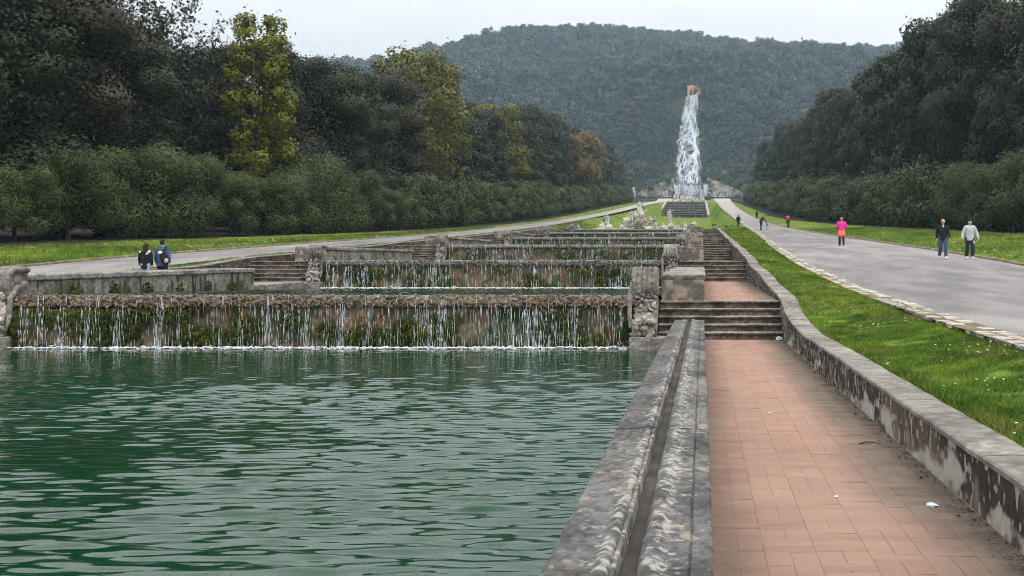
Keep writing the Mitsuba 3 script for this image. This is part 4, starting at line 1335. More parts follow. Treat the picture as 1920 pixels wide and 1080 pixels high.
for nm, c in (('skin', (0.5, 0.31, 0.23)), ('cloth_black', (0.012, 0.012, 0.014)), ('cloth_navy', (0.016, 0.02, 0.045)), ('cloth_jeans', (0.05, 0.075, 0.15)), ('cloth_pale_jeans', (0.32, 0.38, 0.55)), ('cloth_denim', (0.045, 0.09, 0.17)),
              ('cloth_grey', (0.45, 0.47, 0.49)), ('cloth_pink', (0.72, 0.05, 0.36)), ('cloth_orange', (0.85, 0.2, 0.1)), ('cloth_red', (0.6, 0.02, 0.05)), ('cloth_white', (0.75, 0.75, 0.76)), ('hair_dark', (0.02, 0.014, 0.011)), ('hair_fair', (0.3, 0.19, 0.1)),
              ('cloth_rose', (0.62, 0.38, 0.42)), ('cloth_blue_grey', (0.2, 0.23, 0.33)), ('rubber', (0.015, 0.015, 0.015)), ('metal_grey', (0.2, 0.2, 0.21))):
    scene[nm] = {'type': 'twosided', 'bsdf': {'type': 'principled', 'base_color': {'type': 'rgb', 'value': list(c)}, 'roughness': 0.4 if nm == 'metal_grey' else 0.8, 'specular': 0.3}}


def wrinkle(t, amp=0.008, f=14, seed=0):
    p = np.asarray(t.vertices)
    t.vertices = p + np.asarray(t.vertex_normals) * ((meshkit.fbm(p * np.array([f, f, f * 1.3]), 3, seed=seed) - 0.5) * 2 * amp)[:, None]
    return t


def person(label, x, y, z, rz, h, top, legs, shoes='cloth_black', hair='hair_dark', hkind='short', L=0.03, extras=(), group_=None, hem=-0.02, pad=0.014, **pose):
    t = thing('person', label, 'person', group_)
    J = pose_joints(**pose)
    s = h / 1.75
    c, q = math.cos(rz), math.sin(rz)
    R = np.array([[c, -q, 0], [q, c, 0], [0, 0, 1]])
    def put(m):
        m.vertices = (np.asarray(m.vertices) * s) @ R.T + [x, y, z]; return m
    fine = L < 0.05
    seg = 12 if fine else 8
    part(t, 'body', put(smooth_man(fig_body(J, seg, fine), L if fine else L, 3)), 'skin', smooth=True)
    part(t, 'top', put(wrinkle(smooth_man(cloth_top(J, pad, seg, hem), L, 5), 0.007 if fine else 0)), top, smooth=True)
    part(t, 'trousers', put(wrinkle(smooth_man(cloth_legs(J, 0.016, seg), L, 5), 0.006 if fine else 0)), legs, smooth=True)
    for sh in cloth_shoes(J, seg): part(t, 'shoe', put(smooth_man(sh, L, 3)), shoes, smooth=True)
    if hair: part(t, 'hair', put(wrinkle(smooth_man(hair_of(J, hkind, seg), L, 3), 0.012, 22)), hair, smooth=True)
    for nm, man, m in extras:
        part(t, nm, put(smooth_man(man(J), L, 4)), m, smooth=True)
    return t, put, J


gz = lambda x, y: float(ground_z(x, y)) + 0.075
lz = lambda y: PZ0[1] + (y - FY[0] - 1.66) * (PZ1[1] - PZ0[1]) / (FY[1] - FY[0] - 1.66)
PI = math.pi
person('woman with long dark hair, black top and pale jeans, seen from behind at the left', -20.02, 42.2, lz(42.2), 0.15, 1.56, 'cloth_black', 'cloth_pale_jeans', 'cloth_white', 'hair_dark', 'long', stride=0.16, arm=0.1, hem=-0.12,
       extras=[('white_collar', lambda J: m3.Manifold.batch_hull([ball(J['shR'] + [-0.02, -0.06, 0.03], 0.06, 8), ball(J['chest'] + [0.06, -0.1, 0.06], 0.045, 8)]) + m3.Manifold.batch_hull([ball(J['shL'] + [-0.01, -0.05, 0.02], 0.05, 8), ball(J['shL'] + [0.0, 0.0, -0.03], 0.055, 8)]), 'cloth_white')])
_, put, J = person('man in blue denim jacket with a dark bag on his back, at the left', -19.42, 42.2, lz(42.2), 0.1, 1.72, 'cloth_denim', 'cloth_navy', 'cloth_black', 'hair_dark', 'short', stride=0.18, arm=0.08, hem=-0.1, pad=0.018)
t = thing('shoulder_bag', 'dark bag with white patch and pink pouch on the back of the denim man', 'bag')
part(t, 'bag_body', put(smooth_man(m3.Manifold.batch_hull([ball(J['chest'] + [0.06, -0.2, -0.05], 0.1, 10), ball(J['belly'] + [0.12, -0.19, -0.08], 0.12, 10)]), 0.03, 4)), 'cloth_black', smooth=True)
part(t, 'strap', put(tube([J['shR'] + [0.0, 0.02, 0.09], J['shR'] + [-0.03, -0.1, 0.05], J['chest'] + [0.08, -0.22, 0.02]], 0.022, 6)), 'cloth_black', smooth=True)
part(t, 'white_patch', put(smooth_man(ball(J['chest'] + [0.01, -0.28, -0.02], 0.085, 12, (1, 0.35, 0.75)), 0.03, 2)), 'cloth_white', smooth=True)
part(t, 'pink_pouch', put(smooth_man(ball(J['belly'] + [0.2, -0.25, -0.1], 0.095, 12, (1, 0.5, 1)), 0.03, 2)), 'cloth_rose', smooth=True)
person('bald man in dark jacket, jeans and white shoes walking on the asphalt road', 10.7, 52.2, gz(10.7, 52.2), PI, 1.78, 'cloth_black', 'cloth_jeans', 'cloth_white', None, stride=0.17, arm=0.1, pad=0.018, hem=-0.06,
       extras=[('shirt_collar', lambda J: m3.Manifold.batch_hull([ball(J['neck'] + [0, 0.07, -0.02], 0.04, 8), ball(J['chest'] + [0, 0.125, 0.1], 0.028, 8)]), 'cloth_grey')])
person('person in light grey hooded jacket and dark trousers walking by the lawn edge', 11.85, 52.0, gz(11.85, 52.0), PI, 1.74, 'cloth_grey', 'cloth_navy', 'cloth_white', 'hair_dark', 'short', stride=0.14, arm=0.12, lean=0.03, pad=0.024, hem=-0.05,
       arms={'elL': (-0.31, 0.0, 1.15), 'elR': (0.31, 0.0, 1.15), 'wrL': (-0.36, 0.08, 0.93), 'wrR': (0.36, 0.08, 0.93)},
       extras=[('hood', lambda J: chain([J['shL'] + [0.05, -0.03, 0.06], J['neck'] + [0, -0.09, 0.0], J['shR'] + [-0.05, -0.03, 0.06]], [0.05, 0.075, 0.05], 8), 'cloth_grey'),
               ('white_pocket_flap', lambda J: ball((J['hipL'] + J['knL']) / 2 + np.array([-0.05, 0.06, 0.02]), 0.06, 8, (0.7, 0.5, 1.6)), 'cloth_white')])
person('woman in bright pink top with an orange jacket tied round her waist, on the road', 8.3, 70.0, gz(8.3, 70.0), 0.05, 1.72, 'cloth_pink', 'cloth_navy', 'cloth_black', 'hair_fair', 'bun', stride=0.1, arm=0.04, pad=0.03, hem=0.06, L=0.04,
       arms={'wrL': (-0.16, 0.2, 1.12), 'wrR': (0.16, 0.2, 1.12), 'elL': (-0.29, 0.0, 1.16), 'elR': (0.29, 0.0, 1.16)},
       extras=[('tied_jacket', lambda J: m3.Manifold.batch_hull([ball(J['pelvis'] + [s * 0.07, 0, 0.06], 0.125, 10) for s in (-1, 1)] + [ball(J['pelvis'] + [s * 0.1, -0.03, -0.27], 0.14, 10) for s in (-1, 1)]), 'cloth_orange')])
person('man in dark clothes bending to a small child on the road', 6.5, 130.0, gz(6.5, 130.0), -0.9, 1.72, 'cloth_navy', 'cloth_navy', L=0.06, stride=0.1, bend=0.55, arms={'wrR': (0.2, 0.55, 0.85), 'elR': (0.24, 0.4, 1.1)})
person('small child in grey-blue standing beside the bending man', 7.15, 130.0, gz(7.15, 130.0), 0.3, 0.9, 'cloth_blue_grey', 'cloth_grey', L=0.07, stride=0.1)
person('dark-clothed person standing at the left edge of the road near the small bench', 4.5, 147.0, gz(4.5, 147.0), 0.2, 1.65, 'cloth_black', 'cloth_navy', L=0.07, stride=0.06)
person('distant person in black walking on the far right road', 9.5, 205.0, gz(9.5, 205.0), 0.0, 1.5, 'cloth_black', 'cloth_black', L=0.09, stride=0.1)
person('small distant dark figure at the near end of the bench', 3.6, 178.0, gz(3.6, 178.0), 0.5, 1.2, 'cloth_black', 'cloth_grey', L=0.09)
person('dark figure beside the left road, by the left statue group', -17.4, 206.0, gz(-17.4, 206.0), 0.5, 1.5, 'cloth_black', 'cloth_black', L=0.09, stride=0.08)
person('person in black top and rose trousers sitting at the head of the stairs', 1.55, 155.6, TOPZ + 0.02, PI, 1.7, 'cloth_black', 'cloth_rose', L=0.06, sit=True)

# cyclist and bicycle
cxx, cyy = 10.35, 142.0
cz = gz(cxx, cyy)
t = thing('bicycle', 'bicycle ridden away along the right edge of the road', 'bicycle')
def at(p): return np.array(p, float) + [cxx, cyy, cz]
for yy in (-0.5, 0.52):
    a = np.linspace(0, 2 * PI, 25)
    w = part(t, 'wheel', tube([at((0, yy + 0.33 * math.cos(q), 0.34 + 0.33 * math.sin(q))) for q in a], 0.025, 6), 'rubber', smooth=True)
fr = [((0, -0.5, 0.34), (0, 0.0, 0.3)), ((0, 0, 0.3), (0, -0.15, 0.85)), ((0, -0.5, 0.34), (0, -0.13, 0.8)), ((0, -0.13, 0.8), (0, 0.38, 0.82)), ((0, 0.0, 0.3), (0, 0.4, 0.75)), ((0, 0.38, 0.95), (0, 0.52, 0.34))]
part(t, 'frame', cat([tube([at(a), at(b)], 0.02, 6) for a, b in fr]), 'metal_grey', smooth=True)
part(t, 'handlebar', tube([at((-0.25, 0.45, 1.0)), at((0, 0.38, 0.97)), at((0.25, 0.45, 1.0))], 0.016, 6), 'rubber', smooth=True)
part(t, 'saddle', smooth_man(m3.Manifold.batch_hull([ball(at((0, -0.25, 0.9)), 0.07, 8), ball(at((0, -0.02, 0.9)), 0.03, 8)]), 0.04, 2), 'rubber', smooth=True)
person('cyclist in red and grey top riding away along the right edge of the road', cxx, cyy - 0.15, cz, 0, 1.72, 'cloth_red', 'cloth_black', L=0.05, bend=0.5, ride=True, arms={'wrL': (-0.24, 0.55, 1.03), 'wrR': (0.24, 0.55, 1.03), 'elL': (-0.28, 0.42, 1.16), 'elR': (0.28, 0.42, 1.16)},
       extras=[('grey_yoke', lambda J: chain([J['shL'], J['chest'] + [0, -0.03, 0.08], J['shR']], [0.075, 0.12, 0.075], 8), 'cloth_blue_grey')])
t = thing('bench', 'low dark stone bench at the left edge of the far road', 'bench')
bz = gz(4.0, 172)
part(t, 'seat', cbox(3.2, 5.2, 171.7, 172.2, bz + 0.38, bz + 0.48, 0.02), 'dark_stone')
for xx in (3.4, 4.8): part(t, 'leg', cbox(xx, xx + 0.2, 171.75, 172.15, bz - 0.2, bz + 0.378, 0.02), 'dark_stone')


# ------------------------------------------------------------------ litter on the brick path
def crumpled(x, y, z, sx, sy, sz, seed):
    r = np.random.default_rng(seed)
    t = trimesh.creation.icosphere(subdivisions=3, radius=1.0)
    p = np.asarray(t.vertices)
    n = np.stack([np.abs(meshkit.fbm(p * 2.2 + 7 * k, 4, seed=seed + k) - 0.5) * 2 for k in range(3)], 1)
    t.vertices = p * (0.55 + 0.9 * n.mean(1, keepdims=True)) * [sx, sy, sz] + [x, y, z + sz * 0.55]
    return t


pz = lambda y: PZ0[0] + (PZ1[0] - PZ0[0]) * y / FY[0]
scene['pale_paper'] = {'type': 'twosided', 'bsdf': {'type': 'diffuse', 'reflectance': {'type': 'rgb', 'value': [0.6, 0.74, 0.84]}}}
k = numbered('paper_scrap'); scene[k] = mikit.ply(crumpled(1.68, 8.6, pz(8.6), 0.052, 0.075, 0.02, 3), 'pale_paper'); tag(k, 'crumpled pale blue paper scrap on the brick path near the wall', 'paper')
k = numbered('plastic_bag'); scene[k] = mikit.ply(crumpled(1.84, 28.1, PZ1[0], 0.11, 0.09, 0.075, 9), 'rough_white', smooth=True); tag(k, 'small white crumpled bag at the foot of the lowest right stairs', 'bag')
for x, y, sd, lab in ((0.81, 14.1, 5, 'small white paper bit on the middle of the brick path'), (1.02, 8.95, 6, 'tiny pale paper bit on the bricks left of the blue paper scrap')):
    k = numbered('paper_bit'); scene[k] = mikit.ply(crumpled(x, y, pz(y), 0.02, 0.03, 0.008, sd), 'rough_white'); tag(k, lab, 'paper')
k = numbered('twig'); scene[k] = mikit.ply(tube([(1.55, 11.6, pz(11.6) + 0.012), (1.64, 11.66, pz(11.6) + 0.02), (1.76, 11.6, pz(11.6) + 0.012)], [0.006, 0.007, 0.003], 6), 'bark', smooth=True); tag(k, 'short dark twig lying on the stained bricks beside the wall', 'twig')
r = np.random.default_rng(64)
n = 1500
ly = 5 + 40 * r.random(n) ** 1.5
ly = ly[ly < 28.2]; n = len(ly)
lx = XP1 - 0.02 - np.abs(r.normal(size=n)) * 0.07
tag('leaf_litter', 'dry brown leaf bits and crumbs along the foot of the low wall', None, kind='stuff')
lt = leaves(np.stack([lx, ly, pz(ly) + 0.012], 1), np.repeat([[0, 0, 1.0]], n, 0), 0.03, r, 0.35)
scene['leaf_litter'] = mikit.ply(lt, 'edge_dirt')


# ------------------------------------------------------------------ statues and rocks of the top fountain
def rocks(n, f, size, r, flat=0.8):
    c = np.array([f(r) for _ in range(n)])
    s = r.uniform(*size, (n, 3)) * np.array([1, 1, flat])
    return many(ico(1), c, s, rand_rots(n, r), r, 0.28)


POSES = [dict(stride=0.1, arms={'wrL': (-0.5, 0.3, 1.6), 'elL': (-0.4, 0.15, 1.45)}), dict(sit=True, lean=-0.2, arms={'wrR': (0.55, 0.2, 1.3), 'elR': (0.4, 0.1, 1.25)}), dict(sit=True, bend=0.4),
         dict(stride=0.2, bend=0.35, arms={'wrR': (0.45, 0.5, 1.2), 'elR': (0.36, 0.2, 1.2)}), dict(sit=True, lean=0.2, arms={'wrL': (-0.5, 0.1, 1.7), 'elL': (-0.36, 0.1, 1.5)})]


def statue(t, x, y, z, h, rz, pose, lie=0.0, L=0.09, name='figure'):
    J = pose_joints(**POSES[pose])
    m = fig_body(J, 8, False, 1.1) + cloth_legs(J, 0.05, 8) + cloth_top(J, 0.02, 8, cut=False)
    m = smooth_man(m, L, 3)
    v = np.asarray(m.vertices) * h / 1.75
    if lie:
        c, s = math.cos(lie), math.sin(lie); v = np.stack([v[:, 0] * c + v[:, 2] * s, v[:, 1], -v[:, 0] * s + v[:, 2] * c], 1)
    c, s = math.cos(rz), math.sin(rz)
    m.vertices = v @ np.array([[c, -s, 0], [s, c, 0], [0, 0, 1]]).T + [x, y, z]
    part(t, name, wrinkle(m, 0.02, 6), 'statue_stone', smooth=True)


def statue_group(label, x, y, z, rx, h, figs, seed, cave=False, k_rock=60, size=(0.2, 0.5)):
    r = np.random.default_rng(seed)
    t = thing('statue_group', label, 'statues', None)
    def f(r):
        a = r.uniform(0, 6.28); q = math.sqrt(r.random())
        zz = h * (1 - q) ** 0.7 * r.random()
        return (x + rx * q * math.cos(a), y + rx * 0.6 * q * math.sin(a), z + zz)
    part(t, 'rocks', rocks(k_rock, f, size, r), 'statue_stone', smooth=False, kind='stuff')
    if cave:
        part(t, 'dark_cavity', smooth_man(m3.Manifold.batch_hull([ball((x, y - rx * 0.55, z + 0.3), 0.8, 10), ball((x, y - rx * 0.45, z + 1.0), 0.55, 10)]), 0.2, 2), 'falls_rock', smooth=True)  # solid dark lump, its colour stands for the shade inside a cave
    for fx, fy, fz, fh, rz, ps, lie in figs: statue(t, x + fx, y + fy, z + fz, fh * 1.2, rz, ps, lie)
    return t


SY = 170.0
zb = 8.35
statue_group('white statues on a high pale rock pile with painted dark cave in the top fountain', AX + 0.1, SY, zb, 2.7, 2.7,
             [(-1.7, -0.6, 1.5, 1.9, 2.6, 1, 0), (-0.6, -0.3, 2.2, 1.8, 3.6, 2, 0.2), (0.5, 0.0, 2.3, 1.9, 2.8, 4, 0), (1.6, -0.5, 1.4, 1.8, 3.8, 1, -0.2), (-2.3, -0.9, 0.5, 1.7, 3.0, 2, 0.5), (2.3, -0.9, 0.5, 1.7, 3.2, 3, 0), (0.0, 0.2, 2.4, 2.0, 3.1, 0, 0), (-1.1, -0.8, 1.6, 1.5, 3.3, 3, 0), (1.0, -0.9, 1.6, 1.4, 3.0, 2, 0.3)], 1, True, 90, (0.25, 0.6))
statue_group('white statues on low rocks at the left of the top fountain', -13.6, SY - 2, zb - 0.1, 1.9, 1.1, [(-0.6, 0, 0.7, 1.9, 2.6, 4, 0), (0.5, -0.3, 0.5, 1.8, 3.4, 1, 0.3), (1.3, -0.3, 0.1, 1.6, 3.2, 2, 0.6), (-1.4, -0.2, 0.1, 1.5, 3.0, 2, 0), (0.0, 0.1, 0.9, 1.7, 3.0, 3, 0)], 2, False, 40)
statue_group('pyramid of white statues and rocks at the right of the top fountain', -4.7, SY - 1, zb - 0.05, 1.8, 1.7, [(0, 0, 1.5, 1.8, 3.1, 0, 0), (-0.8, -0.3, 0.5, 1.7, 2.6, 1, 0.3), (0.9, -0.3, 0.4, 1.7, 3.6, 2, -0.3), (0.2, -0.4, 0.8, 1.6, 3.0, 4, 0)], 3, False, 50)
statue_group('low white carved creature with rocks at the foot of the central rock pile', -11.6, SY - 3.5, zb - 0.1, 0.9, 0.5, [(0, 0, 0.2, 1.3, 2.8, 2, 0.9)], 4, False, 18, (0.15, 0.35))
statue_group('pale reclining statue and rocks right of the topmost waterfall', -1.9, 155.2, 8.2, 1.0, 0.5, [(0.1, 0, 0.25, 1.7, 2.6, 4, 0.9), (0.9, 0.1, 0.5, 1.4, 3.4, 1, 0.2)], 5, False, 22, (0.15, 0.35))
statue_group('small pale statues on the rim at the left of the topmost waterfall', -16.6, 157.0, 8.1, 0.8, 0.4, [(0.0, 0, 0.3, 1.2, 3.0, 2, 0)], 6, False, 14, (0.15, 0.3))
# the rim of the top basin
t = thing('basin_rim', 'pale stone rim round the pool of the top fountain', 'basin rim')
for x0, x1, y0, y1 in ((-17.9, -17.3, 154.8, 188.6), (-1.1, -0.5, 157.0, 188.6), (-17.3, -1.1, 188.0, 188.6)):
    part(t, 'rim_wall', rough(cbox(x0, x1, y0, y1, 6.6, 8.85, 0.05), 0.8, 0.03, 2), 'old_stone')


# ------------------------------------------------------------------ stepped cascade on the slope beyond
def stepped_cascade():
    r = np.random.default_rng(81)
    t = thing('stepped_cascade', 'grey trapezoid stepped cascade with pale ramps on the green slope below the hill', 'cascade')
    cx = -6.6
    n = 9
    ya, yb, za, zb_ = 400.0, 478.0, 22.7, 33.0
    cs, ss = [], []
    for i in range(n):
        y0 = ya + (yb - ya) * i / n; y1 = yb + 2
        z1 = za + (zb_ - za) * (i + 1) / n
        w = 8.2 - 0.9 * i / n
        part(t, 'step_wall', rough(cbox(cx - w, cx + w, y0, ya + (yb - ya) * (i + 1) / n + 0.4, z1 - 2.8, z1 - 0.01 * i, 0.08), 1.2, 0.03, 1.2, i), 'dark_stone')
        z0 = z1 - (zb_ - za) / n
        part(t, 'step_lip', cbox(cx - w - 0.05, cx + w + 0.05, y0 - 0.25, y0 + 0.3, z1 - 0.0, z1 + 0.14, 0.04), 'kerb_stone_mat')
        for _ in range(10):
            x = cx + r.uniform(-w, w); L = r.uniform(0.3, 1.0)
            cs.append((x, y0 - 0.12, z1 - L / 2 - r.uniform(0, 0.3))); ss.append((r.uniform(0.03, 0.08), 0.05, L / 2))
    part(t, 'water_strands', many(ico(0), np.array(cs), np.array(ss)), 'falling_water', smooth=True, kind='stuff')
    for s in (-1, 1):
        for wa, wb, h, m, nm in ((8.4, 9.2, 0.75, 'kerb_stone_mat', 'ramp'), (9.25, 12.2, -0.1, 'dark_stone', 'outer_slope')):
            q = np.linspace(0, 1, 30)
            P = []
            for u in q:
                y = ya + (yb - ya) * u; z = za + (zb_ - za) * u + h + 0.35; o = -0.9 * u
                P.append([(cx + s * (wa + o), y, z - 3), (cx + s * (wa + o), y, z), (cx + s * (wb + o), y, z - (0 if nm == 'ramp' else 0.9)), (cx + s * (wb + o), y, z - 3)])
            part(t, nm, gridmesh(np.array(P), flip=s > 0), m)
            e = np.array(P[0]); part(t, nm, trimesh.Trimesh(e, [[0, 1, 2], [0, 2, 3]], process=False), m)


stepped_cascade()
statue_group('row of white statues on rocks along the head of the stepped cascade', -6.4, 481, 32.6, 7.2, 3.0, [(dx, r.uniform(-1.5, 0.3), hz, 3.0, r.uniform(2.4, 3.9), int(r.integers(5)), 0) for dx, hz in ((-6.4, 0.3), (-5.0, 0.9), (-3.7, 1.5), (-2.2, 2.0), (-0.9, 2.2), (0.4, 2.6), (1.6, 2.0), (3.0, 1.5), (4.4, 1.2), (5.6, 0.6), (6.8, 0.2))], 7, False, 160, (0.4, 0.9))


# ------------------------------------------------------------------ the great cascade on the hill
def great_cascade():
    r = np.random.default_rng(90)
    t = thing('great_cascade', 'tall white cascade tumbling down dark rocks on the wooded hill', 'cascade')
    Y0, Y1 = 921.0, 1008.0
    wid = lambda u: np.interp(u, [0, 0.12, 0.25, 0.45, 0.6, 0.8, 1.0], [10.5, 9.6, 8.4, 7.8, 7.2, 5.4, 4.0])
    cx = lambda u: AX + np.interp(u, [0, 0.25, 0.5, 0.75, 1.0], [-0.9, -1.8, -2.4, -1.6, 0.7])
    us, vs = np.linspace(0, 1, 150), np.linspace(-1, 1, 40)
    U, V = np.meshgrid(us, vs, indexing='ij')
    def surf(U, V):
        X = cx(U) + V * (wid(U) + 1.5)
        Y = Y0 + (Y1 - Y0) * U
        Z = hill_z(np.full_like(X, AX), Y) + 3.5 * (1 - V ** 2) + 0.5 + np.floor(U * 24 + 3 * meshkit.noise(np.stack([X * 0.25, U * 9, 0 * X], -1))) % 2 * 0.4
        q = np.stack([X * 0.22, Y * 0.22, Z * 0.0], -1)
        d = (meshkit.fbm(q, 4, seed=9) - 0.5) * 8.0
        return np.stack([X, Y - d * 0.5, Z + d], -1)
    part(t, 'rock_bed', gridmesh(surf(U, V), flip=False), 'far_dark_rock')
    # streams: they split and rejoin around bare rocks
    ms = []
    for i in range(58):
        u1 = 1.0 if i < 13 else r.uniform(0.15, 1.0)
        u0 = 0.0 if i < 13 else max(0, u1 - r.uniform(0.08, 0.35))
        n = max(6, int((u1 - u0) * 70))
        u = np.linspace(u1, u0, n)
        v = r.uniform(-0.85, 0.85)
        ph = r.uniform(0, 6.28); fr = r.uniform(14, 34)
        vv = v + 0.16 * np.sin(u * fr + ph) + np.cumsum(r.normal(size=n)) * 0.022
        isl = np.exp(-np.square((u - 0.42) / 0.055))
        vv = np.where(np.abs(vv) < 0.5, vv + np.sign(vv + 1e-6) * isl * 0.45, vv)
        for cu, cv, cr in ((0.72, 0.2, 0.3), (0.86, -0.15, 0.25), (0.6, -0.3, 0.25), (0.28, 0.25, 0.3), (0.18, -0.3, 0.3)):
            g = np.exp(-np.square((u - cu) / 0.022)); vv = np.where(np.abs(vv - cv) < cr, vv + np.sign(vv - cv + 1e-6) * g * 0.25, vv)
        vv = np.clip(vv, -1, 1)
        P = surf(u, vv) + np.array([0, -0.8, 1.0])
        rad = r.uniform(0.12, 0.34) * np.interp(u, [0, 0.5, 0.8, 1], [1.1, 1.0, 0.75, 0.6]) * (1 + 0.6 * meshkit.noise(np.stack([u * 60, 0 * u + i, 0 * u], -1))) * np.interp(u, [0, 1], [1.15, 0.9])
        ms.append(tube(P, rad, 5))
    part(t, 'water_streams', cat(ms), 'cascade_water', smooth=True, kind='stuff')
    n = 1800
    u = r.uniform(0, 1, n); v = np.clip(r.normal(size=n) * 0.42, -0.95, 0.95)
    ok = ~((np.abs(u - 0.42) < 0.05) & (np.abs(v) < 0.35)); u, v = u[ok], v[ok]
    part(t, 'spray', many(ico(1), surf(u, v) + np.array([0, -0.7, 0.9]), r.uniform(0.1, 0.33, (len(u), 3)), rand_rots(len(u), r), r, 0.3), 'cascade_water', kind='stuff')
    # lower wall with curtains of water
    w = part(t, 'lower_wall', rough(cbox(AX - 13.5, AX + 14.0, 914, 922, 60, 77.0, 0.6), 2.5, 0.7, 0.3, 3), 'far_dark_rock')
    cs, ss = [], []
    for _ in range(110):
        x = AX + r.uniform(-13, 13.5); L = r.uniform(2, 10); top = 77.0 - r.uniform(0, 2.0)
        if r.random() < 0.4: top -= r.uniform(0, 4)
        L = min(L, top - 65)
        cs.append((x, 913.3 - r.uniform(0, 0.3), top - L / 2)); ss.append((r.uniform(0.12, 0.38), 0.15, L / 2))
    part(t, 'water_curtain', many(ico(1), np.array(cs), np.array(ss), None, r, 0.1), 'cascade_water', smooth=True, kind='stuff')
    # rocks heaped on the sides of the stream
    f = lambda r: (lambda u, s: tuple(surf(np.array(u), np.array(s * r.uniform(0.85, 1.15)))))(r.random(), r.choice([-1, 1]))
    part(t, 'side_rocks', rocks(220, f, (0.6, 1.8), r), 'far_dark_rock', kind='stuff')
    # rustic arched grotto house at the head
    b = thing('grotto_house', 'small rough terracotta house with two dark arches at the head of the great cascade', 'building')
    z = float(hill_z(AX, 1009.0)) + 1.0
    X = AX + 0.7
    arch = lambda c: unary_union([sbox(c - 1.15, 1.2, c + 1.15, 5.2), Point(c, 5.2).buffer(1.15)])
    shell = sbox(-4.4, 0, 4.6, 9.0).difference(unary_union([arch(-1.6), arch(1.9)]))
    m = extrude_y(shell, 1009.0, 1018.2)
    m.vertices = np.asarray(m.vertices) + [X, 0, z]
    part(b, 'wall', rough(m, 0.7, 0.12, 0.5, 2), 'terracotta')
    part(b, 'rear_wall', rough(cbox(X - 4.3, X + 4.5, 1018.5, 1021, z, z + 8.9, 0.2), 1.5, 0.3, 0.5, 5), 'far_dark_rock')
    part(b, 'rooftop_rocks', rocks(40, lambda r: (X + r.uniform(-4.2, 4.4), 1010.5 + r.uniform(-1, 2), z + 9.0 + abs(r.normal()) * 0.4), (0.5, 1.2), r), 'terracotta', kind='stuff')
    part(b, 'side_wing', rough(cbox(X + 4.6, X + 6.6, 1009.5, 1014, z + 3.0, z + 8.3, 0.3), 0.9, 0.4, 0.6, 8), 'terracotta')
    # rockeries left and right of the basin
    for s, lab in ((-1, 'pale rockery sloping down on the left of the great cascade'), (1, 'pale rockery sloping down on the right of the great cascade')):
        q = thing('rockery', lab, 'rockery')
        def hump(r, s=s):
            d = r.uniform(0, 1) ** 0.8
            x = AX + s * (13 + 30 * d)
            top = 15.5 * (1 - d) ** 0.7 + 2.0
            h = top * r.random() ** 0.7
            return (x, 917 - 7 * (1 - h / 18) + r.uniform(-1, 1), 63.5 + h)
        part(q, 'rock_core', smooth_man(m3.Manifold.batch_hull([ball((AX + s * 14, 921, 61), 3.0, 10), ball((AX + s * 15, 921, 71.5), 3.0, 10), ball((AX + s * 40, 918, 59.5), 3.0, 10), ball((AX + s * 26, 920, 66), 2.5, 10)]), 2.5, 2), 'far_dark_rock', smooth=True)
        part(q, 'rocks', rocks(700, hump, (0.35, 1.35), r), 'far_rock', kind='stuff')
        hp = np.array([hump(r) for _ in range(26)]) + [0, -0.6, 0.5]
        hq = hp[r.integers(0, 26, 1500)]
        c = leaves(hq + r.normal(size=(1500, 3)) * [0.9, 0.5, 0.7], r.normal(size=(1500, 3)), 0.9, r)
        part(q, 'shrubs', c, 'leaf_oak', kind='stuff')
    # statues in the basin, white against the rockery
    statue_group('white statues of a figure with animals left in the far basin', AX - 18.5, 909, 65.0, 4.5, 2.5, [(-2.5, 0, 1.2, 3.6, 3.0, 0, 0), (0.5, 0, 2.0, 3.6, 2.6, 3, 0), (3.0, 0, 0.8, 3.2, 3.5, 2, 0.3), (-0.8, -1, 0.6, 3.2, 3.3, 1, 0.4)], 12, False, 40, (0.5, 1.2))
    statue_group('white statues of several women right in the far basin', AX + 23.0, 909, 65.0, 6.5, 2.6, [(-5, 0, 1.0, 3.4, 3.0, 0, 0), (-2.5, 0, 1.6, 3.6, 2.6, 3, 0), (0.5, 0, 1.4, 3.6, 3.3, 4, 0), (3.0, 0, 1.0, 3.4, 3.6, 1, 0), (5.4, 0, 0.6, 3.2, 3.0, 0, 0)], 13, False, 50, (0.5, 1.2))
    # long dark basin wall with end piers
    q = thing('basin_wall', 'long low dark wall in front of the great cascade basin', 'wall')
    for i in range(12):
        x0 = AX - 42.0 + i * 7.0
        part(q, 'wall_panel', cbox(x0 + 0.08, x0 + 6.92, 900, 901, 60.5, 65.4, 0.08), 'basin_dark')
        part(q, 'wall_pier', cbox(x0 - 0.35, x0 + 0.35, 899.7, 901.3, 60.5, 65.9, 0.08), 'basin_dark')
    part(q, 'coping', cbox(AX - 42.4, AX + 42.4, 899.6, 901.4, 65.93, 66.35, 0.08), 'basin_dark')
    for s, lab in ((-1, 'tall white pier with vase at the left end of the far basin wall'), (1, 'tall white pier with vase at the right end of the far basin wall')):
        g = thing('end_pier', lab, 'pier')
        x = AX + s * 43.6
        part(g, 'shaft', cbox(x - 1.5, x + 1.5, 898, 901.5, 60, 69.0, 0.15), 'statue_stone')
        part(g, 'cornice', cbox(x - 1.9, x + 1.9, 897.6, 901.9, 69.0, 69.7, 0.2), 'statue_stone')
        prof = np.array([(0.01, 0), (0.9, 0.0), (0.5, 0.5), (1.2, 1.6), (1.0, 2.4), (0.7, 2.6), (0.35, 3.0), (0.01, 3.3)])
        vz = trimesh.creation.revolve(prof, sections=14); vz.vertices = np.asarray(vz.vertices) + [x, 899.7, 69.7]
        part(g, 'vase', vz, 'statue_stone', smooth=40)
        part(g, 'low_wing', cbox(x + s * 1.5 if s > 0 else x - 7.5, x + 7.5 if s > 0 else x - 1.5, 899, 901.4, 60, 64.6, 0.15), 'statue_stone')


great_cascade()

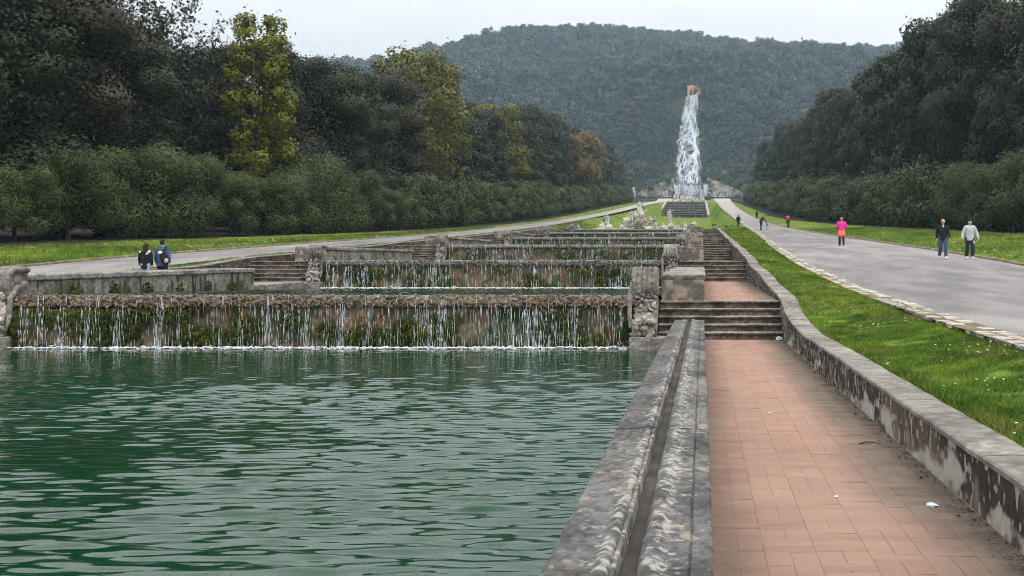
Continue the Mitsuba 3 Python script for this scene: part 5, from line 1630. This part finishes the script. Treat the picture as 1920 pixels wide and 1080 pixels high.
# ------------------------------------------------------------------ air
scene['haze'] = {'type': 'cube', 'to_world': T().translate([0, 1490, 240]).scale([2600, 1570, 246]), 'bsdf': {'type': 'null'}, 'interior': {'type': 'ref', 'id': 'haze_air'}}
tag('haze', 'thin blue-grey air between the viewer and the far hill', None, kind='stuff')
